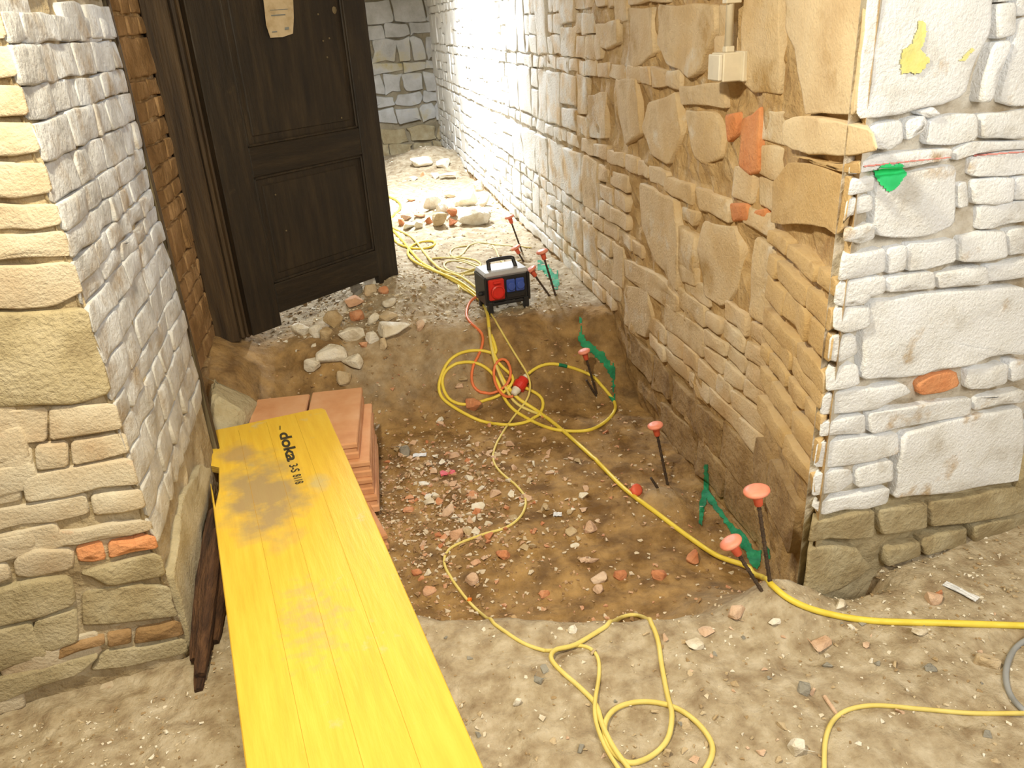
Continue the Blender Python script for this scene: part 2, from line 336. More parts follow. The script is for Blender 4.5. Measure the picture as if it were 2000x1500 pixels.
def sheet(faces_, z0, z1, step, thick=.2, amp=.016, depth=-.012):
    """mortar body behind the pieces: rough grid plus a back and a rim"""
    parts = []
    for fc, ua, ub in faces_:
        nu = max(2, int((ub - ua) / step)); nz_ = max(2, int((z1 - z0) / step)); V, Fc = [], []
        for j in range(nz_ + 1):
            for i in range(nu + 1):
                u = ua + (ub - ua) * i / nu; z = z0 + (z1 - z0) * j / nz_
                e = 0 if i in (0, nu) else amp * noise.noise(Vector((u * 9, z * 9, fc.a[0] * 7))) + amp * .6 * noise.noise(Vector((u * 28, z * 28, 4)))
                V.append(fc.P(u, z, depth + e))
        for j in range(nz_):
            for i in range(nu): k = j * (nu + 1) + i; Fc.append((k, k + 1, k + nu + 2, k + nu + 1))
        n = len(V)
        tu = min(thick, (ub - ua) * .45); V += [fc.P(ua + tu, z0, -thick), fc.P(ub - tu, z0, -thick), fc.P(ub - tu, z1, -thick), fc.P(ua + tu, z1, -thick)]
        c = [0, nu, (nz_ + 1) * (nu + 1) - 1, nz_ * (nu + 1)]
        Fc += [(n, n + 1, n + 2, n + 3), tuple(range(0, nu + 1)) + (n + 1, n), tuple(range(c[3], c[2] + 1)) + (n + 2, n + 3),
               tuple(j * (nu + 1) for j in range(nz_ + 1)) + (n + 3, n), tuple(j * (nu + 1) + nu for j in range(nz_ + 1)) + (n + 2, n + 1)]
        parts.append((V, Fc))
    return join(parts)
ZT = 2.7

# ---- right pier (front and passage side)
PC = (1.094, 1.714)
pf = Face(PC, (PC[0] + 1.96, PC[1] + .36), 1)
ps = Face(PC, (1.185, 2.24), -1); pf.corner = True; pf.miter = ps.miter = True
v, f = sheet([(pf, 0.0, 2.2), (ps, 0.0, ps.L + .05)], -.3, ZT, .04, depth=-.024, amp=.02)
wfr = obj('wall_front_right', v, f, [M['mortar_wash'], M['mortar_tan']], smooth=False, kind='structure')
for q in wfr.data.polygons:
    if abs(q.normal.x) > .7: q.material_index = 1
k6 = lambda p: zm(p, 1500, 0, .4)
k7 = lambda p: zm(p, 1500, 550, 1 / 2.308)
FR6 = [
 [(440,130),(500,-60),(640,-160),(1120,-160),(1095,150),(1010,300),(960,470),(750,530),(560,572),(440,580),(425,400)],
 [(1130,20),(1220,10),(1215,170),(1130,190)], [(1110,210),(1195,195),(1150,330),(1090,500),(1045,500),(1060,380)],
 [(1235,100),(1300,80),(1300,520),(1150,500),(1190,300)], [(1230,-120),(1300,-120),(1300,70),(1235,80)], [(1130,-120),(1220,-120),(1222,0),(1135,10)],
 [(500,650),(540,605),(670,585),(670,690),(600,735),(530,725)], [(695,590),(770,565),(790,600),(770,640),(690,690)], [(745,545),(810,520),(850,558),(790,580)],
 [(800,600),(850,572),(1030,555),(1030,680),(920,712),(790,708)], [(1050,560),(1300,530),(1300,660),(1220,680),(1050,675)],
 [(440,810),(560,760),(780,735),(910,725),(895,780),(700,820),(440,850)], [(930,735),(1000,692),(1300,690),(1300,725),(1000,755),(930,790)],
 [(1005,768),(1300,735),(1300,845),(1030,865),(1000,850)], [(400,880),(520,860),(520,930),(390,960)], [(375,980),(510,950),(520,1030),(400,1060),(370,1100)],
 [(540,870),(930,805),(930,980),(920,1100),(810,1150),(620,1165),(540,1150),(530,1000)], [(380,1120),(520,1090),(530,1165),(460,1195),(400,1170)],
 [(1020,880),(1210,870),(1205,985),(1020,1000)], [(1220,870),(1300,862),(1300,975),(1220,980)], [(945,900),(990,890),(990,1010),(945,1020)],
 [(1050,1005),(1300,982),(1300,1080),(1190,1095),(1040,1125)],
 [(345,1245),(580,1215),(585,1330),(350,1375)], [(600,1220),(690,1200),(685,1320),(600,1345)], [(700,1195),(930,1170),(930,1280),(790,1320),(700,1330)],
 [(950,1160),(1170,1130),(1170,1255),(945,1280)], [(1190,1130),(1300,1110),(1300,1240),(1190,1250)],
 [(340,1390),(575,1350),(575,1430),(490,1460),(350,1468)], [(590,1360),(820,1330),(830,1410),(700,1425),(590,1430)],
 [(840,1340),(1060,1300),(1075,1385),(850,1415)], [(1080,1300),(1300,1262),(1300,1350),(1085,1380)]]
FR7 = [
 [(290,50),(440,35),(470,70),(440,105),(350,118),(290,110)], [(280,130),(470,118),(465,205),(350,235),(280,215)], [(275,255),(400,240),(415,325),(330,370),(265,360)],
 [(440,250),(480,90),(700,60),(1160,25),(1160,325),(1000,340),(870,385),(780,400),(620,440),(430,445)], [(240,405),(410,375),(415,465),(250,498)],
 [(250,520),(620,465),(650,500),(500,580),(270,605)], [(905,400),(1085,372),(1080,460),(910,490)], [(1100,362),(1160,350),(1160,440),(1100,455)],
 [(255,640),(450,605),(450,690),(250,700)], [(465,600),(930,530),(925,605),(700,650),(475,692)], [(945,530),(1160,490),(1160,545),(945,590)],
 [(225,740),(600,690),(600,780),(370,835),(225,845)], [(620,690),(930,610),(1160,570),(1160,890),(1000,925),(750,965),(575,985),(605,800)],
 [(200,885),(380,850),(400,910),(330,950),(205,975)], [(410,850),(570,810),(570,900),(410,935)], [(245,1000),(550,930),(545,1000),(250,1058)]]
FR7B = [
 [(170,1090),(480,1030),(480,1150),(170,1180)], [(500,1030),(720,1000),(720,1110),(510,1140)], [(740,1000),(1160,920),(1160,1030),(740,1110)],
 [(530,1200),(685,1170),(690,1235),(530,1285)], [(700,1160),(900,1110),(900,1200),(700,1230)], [(150,1210),(400,1200),(470,1280),(330,1390),(150,1410)],
 [(920,1100),(1160,1050),(1160,1100),(930,1180)]]
for P_ in [k6(p) for p in FR6] + [k7(p) for p in FR7]: piece(pf, [pf.uz(*q) for q in P_], M['wash'], wfr)
for p in FR7B: piece(pf, [pf.uz(*q) for q in k7(p)], M['base_stone'], wfr, proud=.012)
piece(pf, [pf.uz(*q) for q in k7([(690,470),(740,430),(860,405),(870,470),(800,505),(700,520)])], M['orange_brick'], wfr, 'stone', .003)
# pieces beside the frame and above it, same masonry
for z0, z1 in ((0, .12), (.12, .3), (.3, .39), (.39, .55), (.55, .72), (.72, .8), (.8, 1.02), (1.02, 1.1), (1.1, 1.4), (1.4, 1.48), (1.48, 1.8), (1.8, 2.2), (2.2, 2.3), (2.3, 2.65)):
    for c in rowcells(.80, 1.35, z0, z1, .17, .3):
        if free(pf, *c): piece(pf, quad(*c, .006), M['wash'] if z0 > .25 else M['base_stone'], wfr)
for c in list(rowcells(.0, .8, 1.85, 2.2, .25, .4)) + list(rowcells(0, .8, 2.22, 2.3, .2, .28)) + list(rowcells(0, .8, 2.3, 2.65, .25, .4)):
    if free(pf, *c): piece(pf, quad(*c, .006), M['wash'], wfr)
PS6 = [
 [(50,-100),(450,-100),(445,130),(418,400),(415,560),(160,560),(130,330),(70,150)], [(85,590),(160,565),(330,592),(490,640),(520,735),(330,765),(150,740),(80,700)],
 [(110,762),(250,792),(425,800),(430,850),(260,820)], [(80,795),(210,805),(385,872),(360,1080),(330,1150),(200,1100),(0,1085),(10,900)]]
for i, p in enumerate(PS6): piece(ps, [ps.uz(*q) for q in k6(p)], M['cream_stone'] if i < 2 else M['tan'], wfr)
for a, b in (((1638,498),(1640,550)), ((1640,558),(1640,584)), ((1621,606),(1620,643)), ((1619,660),(1615,706)), ((1604,725),(1608,768)), ((1610,775),(1617,812)),
             ((1610,827),(1608,853)), ((1597,870),(1597,912)), ((1587,933),(1589,972)), ((1600,983),(1604,1015))):
    za, zb = ps.uz(*a)[1] + .006, ps.uz(*b)[1] - .012
    for c in rowcells(-.006, ps.L, zb, za, .13, .28):
        if free(ps, *c): piece(ps, quad(*c, .004, .003), M['tan'], wfr, proud=rnd.uniform(.0, .006))
for c in list(rowcells(0, ps.L, 1.82, 2.2, .25, .3)) + list(rowcells(0, ps.L, 2.2, 2.65, .2, .3)): piece(ps, quad(*c, .006), M['tan'], wfr)
for c in list(rowcells(0.12, ps.L, .06, .26, .22, .35)): piece(ps, quad(*c, .02), M['found'], wfr, 'stone', -.002)

# ---- passage wall on the right
cw = Face((1.213, 2.22), (.985, 11.1), -1)
v, f = sheet([(cw, -.02, cw.L)], -.4, ZT, .04, amp=.026, depth=-.014)
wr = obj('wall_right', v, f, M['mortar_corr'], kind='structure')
k5 = lambda p: zm(p, 1000, 0, .46656)
CW5 = [
 [(600,20),(850,20),(855,120),(790,300),(740,330),(650,270),(600,180)], [(450,40),(580,30),(590,220),(500,290),(452,270)], [(350,100),(440,80),(440,180),(400,208),(350,190)],
 [(690,362),(885,345),(885,455),(700,440)], [(720,462),(830,470),(870,560),(870,660),(790,690),(742,620)], [(560,430),(680,385),(705,560),(650,690),(580,650),(540,540)],
 [(430,330),(515,330),(535,560),(470,610),(440,480)], [(312,400),(390,385),(390,580),(302,570)], [(630,735),(750,772),(745,865),(632,792)], [(762,782),(900,835),(905,935),(782,880)],
 [(530,765),(680,835),(700,1000),(690,1225),(600,1100),(540,950)], [(702,865),(772,892),(752,950),(702,920)], [(790,925),(920,950),(955,1050),(930,1215),(870,1285),(800,1240),(772,1050)],
 [(690,1105),(765,1125),(765,1200),(700,1180)], [(455,1195),(562,1205),(582,1330),(550,1415),(462,1360)], [(440,1075),(600,1150),(695,1250),(685,1310),(560,1230),(442,1140)],
 [(960,-20),(1110,-20),(1120,395),(1000,390),(945,340)], [(860,20),(940,20),(930,200),(860,210)]]
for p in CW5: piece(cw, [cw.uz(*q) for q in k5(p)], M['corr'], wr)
for p in [[(955,500),(1045,445),(1045,715),(1000,735),(945,700)], [(905,852),(990,852),(990,925),(912,930)], [(1012,882),(1060,872),(1055,918),(1015,928)], [(900,480),(945,470),(940,560),(905,600)]]:
    o = piece(cw, [cw.uz(*q) for q in k5(p)], M['orange_brick'], wr, 'brick', .010)
rows = [(-.36, -.2, 2), (-.2, -.02, 2), (-.02, .15, 2), (.165, .25, 0), (.25, .335, 0), (.335, .56, 1), (.56, .64, 0), (.64, .915, 1), (.93, 1.01, 0), (1.01, 1.32, 1), (1.32, 1.40, 0), (1.40, 1.74, 1), (1.74, 1.82, 0), (1.82, 2.14, 1), (2.14, 2.22, 0), (2.22, 2.6, 1)]
stuff = []
cells = []
for z0, z1, kind in rows:
    if kind == 0: cells += [(c, 0) for c in rowcells(0, cw.L - .05, z0, z1, .12, .27)]
    elif kind == 2: cells += [(c, 2) for c in rowcells(0, cw.L - .05, z0, z1, .2, .42)]
    else:
        for (u0, u1, a, b) in rowcells(0, cw.L - .05, z0, z1, .16, .44):
            k = rnd.random()
            if k < .42: cells.append(((u0, u1, a, b), 1))
            elif k < .72:
                h = (b - a) / 3
                for q in range(3):
                    s = rnd.uniform(.35, .65) * (u1 - u0)
                    if u1 - u0 > .26: cells += [((u0, u0 + s, a + q * h, a + q * h + h), 0), ((u0 + s, u1, a + q * h, a + q * h + h), 0)]
                    else: cells.append(((u0, u1, a + q * h, a + q * h + h), 0))
            else:
                h = rnd.uniform(.35, .65) * (b - a); cells += [((u0, u1, a, a + h), 1), ((u0, u1, a + h, b), 1)]
nb = ns = 0
for (c, kind) in cells:
    if not free(cw, *c): continue
    if kind == 2 and rnd.random() < .4: continue
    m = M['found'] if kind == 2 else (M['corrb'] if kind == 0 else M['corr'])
    if c[0] < 6.4 and c[2] < 1.8:
        isb = (c[3] - c[2] < .115)
        if isb and nb < 285 or (not isb and ns < 250):
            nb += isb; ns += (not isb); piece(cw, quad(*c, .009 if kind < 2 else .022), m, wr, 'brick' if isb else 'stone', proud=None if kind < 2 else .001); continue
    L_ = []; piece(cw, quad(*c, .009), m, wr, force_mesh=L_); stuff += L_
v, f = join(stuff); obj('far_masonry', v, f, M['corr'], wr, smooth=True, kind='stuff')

# ---- left pier
LC = (-.687, 1.915)
lf = Face(LC, (-2.6, 1.53), -1)
ls = Face(LC, (-.722, 2.88), 1); lf.corner = True; lf.miter = ls.miter = True
v, f = sheet([(lf, 0, 1.9), (ls, 0, ls.L)], -.4, ZT, .04)
wfl = obj('wall_front_left', v, f, M['mortar_left'], kind='structure')
k1 = lambda p: zm(p, 0, 0, .5)
k2 = lambda p: zm(p, 0, 700, .5333)
LF1 = [[(-80,180),(33,180),(45,298),(-80,318)], [(-80,330),(70,335),(85,452),(-80,462)], [(-80,478),(108,482),(125,598),(-80,612)], [(-80,632),(158,640),(185,755),(60,778),(-80,768)],
 [(-80,795),(198,800),(212,880),(150,898),(-80,908)], [(-80,922),(238,905),(258,1008),(-80,1028)], [(-80,1045),(272,1026),(290,1130),(335,1142),(200,1208),(-80,1208)]]
LF2 = [[(-60,205),(170,190),(170,310),(-60,342)], [(178,190),(435,165),(455,258),(180,305)], [(-60,348),(110,332),(122,420),(-60,452)], [(128,325),(245,315),(250,400),(132,415)], [(258,312),(458,278),(470,348),(265,395)],
 [(-60,472),(60,442),(78,528),(-60,558)], [(80,440),(488,365),(515,458),(92,530)], [(-60,572),(310,508),(328,575),(-60,648)], [(330,510),(520,480),(540,548),(342,578)],
 [(-60,672),(122,645),(128,690),(30,735),(-60,748)], [(140,652),(570,592),(578,628),(390,665),(180,698),(135,690)], [(50,742),(130,702),(268,708),(268,778),(110,808),(55,800)],
 [(-60,762),(22,762),(42,808),(-60,848)]]
for p in LF1: piece(lf, [lf.uz(*q) for q in k1(p)], M['lwash'], wfl, 'brick')
for p in LF2: piece(lf, [lf.uz(*q) for q in k2(p)], M['lwash'], wfl)
for p in [[(276,702),(370,678),(388,742),(340,752),(285,748)], [(396,682),(568,648),(578,698),(398,738)], [(500,1000),(680,958),(688,1018),(490,1048)], [(392,1012),(480,1000),(482,1048),(396,1062)], [(205,1070),(380,1020),(385,1050),(205,1108)]]:
    piece(lf, [lf.uz(*q) for q in k2(p)], M['orange_brick'] if p[0][1] < 800 else M['reveal'], wfl, 'brick')
piece(lf, [lf.uz(*q) for q in [(-50,612),(115,610),(170,600),(188,700),(203,770),(150,790),(0,798),(-50,800)]], M['lstone'], wfl, 'stone')
for p in [[(290,790),(360,770),(590,712),(622,800),(400,838),(335,800)], [(-60,862),(120,812),(258,802),(280,900),(140,950),(-60,998)], [(300,870),(400,850),(638,832),(658,948),(300,985)],
          [(130,962),(278,922),(288,1035),(180,1078),(105,1055)], [(-60,1012),(110,972),(178,1088),(-60,1178)], [(-60,1190),(190,1125),(370,1085),(300,1150),(0,1265),(-60,1280)], [(380,1082),(690,1030),(690,1080),(600,1110),(330,1150)]]:
    piece(lf, [lf.uz(*q) for q in k2(p)], M['lstone'] if p[0][0] != 300 else M['base_stone'], wfl, 'stone')
cor = [(3,20),(15,85),(37,170),(55,240),(85,320),(103,400),(122,455),(137,512),(155,560),(170,600)]
cor2 = [(185,655),(195,720),(213,790),(243,838),(261,888),(282,955),(301,1015),(315,1065)]
zs = [lf.uz(*q)[1] for q in cor + cor2]
for a, b in zip(zs[:-1], zs[1:]):
    if a - b > .02:
        for c in rowcells(-.004, ls.L, b, a, .10, .26): piece(ls, quad(*c, .003, .0025), M['lside'], wfl, 'brick', rnd.uniform(.0, .006))
# cement render block low on the side face, with the slab's sloping top
sl = [ls.uz(*q) for q in [(338,1122),(345,1050),(362,965),(398,905),(412,915),(412,980),(402,1090),(374,1278)]]
piece(ls, sl, M['lstone'], wfl, 'stone', .006)
for c in rowcells(0, ls.L, -.3, .0, .3, .4): piece(ls, quad(*c, .01), M['found'], wfl, 'stone', .0)
for z0, z1 in ((1.62, 1.72), (1.73, 1.82), (1.83, 1.92), (1.93, 2.2), (2.21, 2.3), (2.31, 2.66)):
    for fc, L_ in ((lf, 1.0), (ls, ls.L)):
        for c in rowcells(0, L_, z0, z1, .14, .26):
            if free(fc, *c): piece(fc, quad(*c, .004), M['lside'] if fc is ls else M['lwash'], wfl)
for z0 in np.arange(-.1, 2.6, .09):
    for c in rowcells(.20, 1.3, z0, z0 + .088, .18, .28):
        if free(lf, *c): piece(lf, quad(*c, .004), M['lwash'], wfl)

# ---- set-back reveal behind the left pier, up to the door frame
rv = Face((-.862, 2.80), (-.862, 4.05), 1)
v, f = sheet([(rv, 0, rv.L)], -.2, ZT, .05, thick=.25)
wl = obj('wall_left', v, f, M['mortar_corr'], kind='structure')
z = .245
while z < 2.5:
    h = rnd.uniform(.07, .09) if rnd.random() < .8 else .16
    for c in rowcells(0.02, rv.L, z, z + h, .13, .28): piece(rv, quad(*c, .005), M['reveal'], wl)
    z += h
for c in rowcells(0.02, rv.L, -.1, .24, .3, .5): piece(rv, quad(*c, .01), M['found'], wl, 'stone', .012)
# passage left side beyond the door, back wall, and the room the camera stands in
pl = Face((-1.02, 4.06), (-.95, 11.1), 1)
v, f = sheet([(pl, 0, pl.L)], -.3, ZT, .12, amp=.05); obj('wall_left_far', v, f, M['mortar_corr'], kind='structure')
bk = Face((-1.2, 11.0), (1.3, 11.0), 1)
v, f = sheet([(bk, 0, 2.5)], -.4, ZT, .06, amp=.03); wb = obj('wall_back', v, f, M['back_mortar'], kind='structure')
for z0, z1 in ((.0, .22), (.22, .42), (.47, .68), (.68, .84), (.84, 1.08), (1.08, 1.22), (1.22, 1.5), (1.5, 1.66), (1.66, 1.95), (1.95, 2.3)):
    for c in rowcells(.5, 2.3, z0, z1, .16, .42): piece(bk, quad(*c, .03, .010), M['back'] if z0 > .4 else M['base_stone'], wb, 'stone', rnd.uniform(.02, .05))
def slab(name, x0, x1, y0, y1, z0, z1, m): v, f = box(x0, x1, y0, y1, z0, z1); return obj(name, v, f, m, kind='structure')
slab('wall_side_left', -2.75, -2.6, -2.6, 1.7, -.4, ZT, M['plaster']); slab('wall_side_right', 3.0, 3.15, -2.6, 2.3, -.4, ZT, M['plaster'])
slab('wall_rear', -2.75, 3.15, -2.75, -2.6, -.4, ZT, M['plaster']); slab('ceiling', -2.8, 3.2, -2.8, 11.3, ZT, ZT + .15, M['plaster'])

# ------------------------------------------------------------------ floor: one earth surface, fine where the photo looks
def axis(segs):
    out = []
    for a, b, s in segs: out += list(np.arange(a, b - 1e-6, s))
    return out + [segs[-1][1]]
xs = axis([(-2.7, -1.3, .1), (-1.3, 1.35, .016), (1.35, 3.1, .05)]); ys = axis([(-2.7, .3, .15), (.3, .9, .04), (.9, 4.6, .016), (4.6, 7, .035), (7, 11.2, .07)])
nx, ny = len(xs), len(ys); V = [(x, y, G(x, y)) for y in ys for x in xs]
Fc = [(j * nx + i, j * nx + i + 1, (j + 1) * nx + i + 1, (j + 1) * nx + i) for j in range(ny - 1) for i in range(nx - 1)]
floor = obj('floor', V, Fc, M['soil'], smooth=True, kind='structure')
at_ = floor.data.attributes.new('damp', 'FLOAT', 'POINT')
def damp(x, y):
    t = trench(x, y); v_ = max(t, .9 * sm(3.2, 3.5, y) * (1 - sm(3.9, 4.15 if x > .35 else 4.3, y)) * (1 if x > .45 or x < -.25 else .45))
    v_ = max(v_, .9 * sm(-.5, -.75, x) * sm(2.3, 3, y) * (1 - sm(4.3, 5, y)))
    for p, r, h in HUMPS:
        v_ -= .45 * math.exp(-((x - p[0]) ** 2 + (y - p[1]) ** 2) / (r * r * .8))
    return max(-.1, v_)
at_.data.foreach_set('value', [damp(p[0], p[1]) for p in V])

# ------------------------------------------------------------------ rocks
def hull_mesh(seed, n=11, sq=(1, 1, 1), boxy=.5):
    import bmesh
    r = random.Random(seed); bm = bmesh.new()
    for _ in range(n):
        a = np.array([r.gauss(0, 1) for _ in range(3)]); a /= np.linalg.norm(a); bx = a / np.max(np.abs(a)) * .78
        a = a * (1 - boxy) + bx * boxy; bm.verts.new(tuple(a * np.array(sq) * .5 * r.uniform(.85, 1.1)))
    res = bmesh.ops.convex_hull(bm, input=bm.verts); bmesh.ops.delete(bm, geom=[g for g in res['geom_interior'] if isinstance(g, bmesh.types.BMVert)], context='VERTS')
    bmesh.ops.bevel(bm, geom=bm.edges[:] , offset=.035, segments=1, affect='EDGES') if n > 13 else None
    v = [tuple(q.co) for q in bm.verts]; bm.verts.index_update(); f = [tuple(q.index for q in fc.verts) for fc in bm.faces]; bm.free(); return v, f
ROCKS = [hull_mesh(s, 12 + s % 5, (1, .8, .6)) for s in range(14)]
def sink(px, py, lift=0): return ground(px, py, lift)
def rock(px, py, wpx, hpx, m, name, label, cat, group=None, rz=None, flat=None, lift=0, seed=None):
    """a lump seen centred on (px, py); wpx wide and hpx tall in the photograph"""
    p = sink(px, py + hpx * .25, 0); D = np.linalg.norm(p - CAM); w_ = wpx / F * D * 1.22; hz = min(hpx / F * D * 1.15, w_ * 1.0)
    if flat: hz = w_ * flat
    seed = seed if seed is not None else int(px * 7 + py) % 14
    v_, f_ = hull_mesh(int(px * 13 + py * 7), 16 if wpx > 18 else 11, (1, .8, 1), .55)
    zz = [q[2] for q in v_]; zr = (min(zz), max(zz))
    v2 = [(q[0] * w_, q[1] * w_ * .95, (q[2] - zr[0]) / (zr[1] - zr[0]) * hz - hz * .18) for q in v_]
    o = obj(name, v2, f_, m, label=label, cat=cat, group=group)
    o.location = (p[0], p[1], G(p[0], p[1]) + lift); o.rotation_euler = (0, 0, rz if rz is not None else rnd.uniform(-.5, .5)); return o
T8 = lambda x, y: (720 + x / 5, 350 + y / 5)
DR = lambda x, y: (500 + x / 5, 500 + y / 5)
g1 = 'rubble heap below the open door'; g2 = 'rubble heap across the passage'; g3 = 'loose pieces on the trench floor'; g4 = 'loose pieces on the near earth'
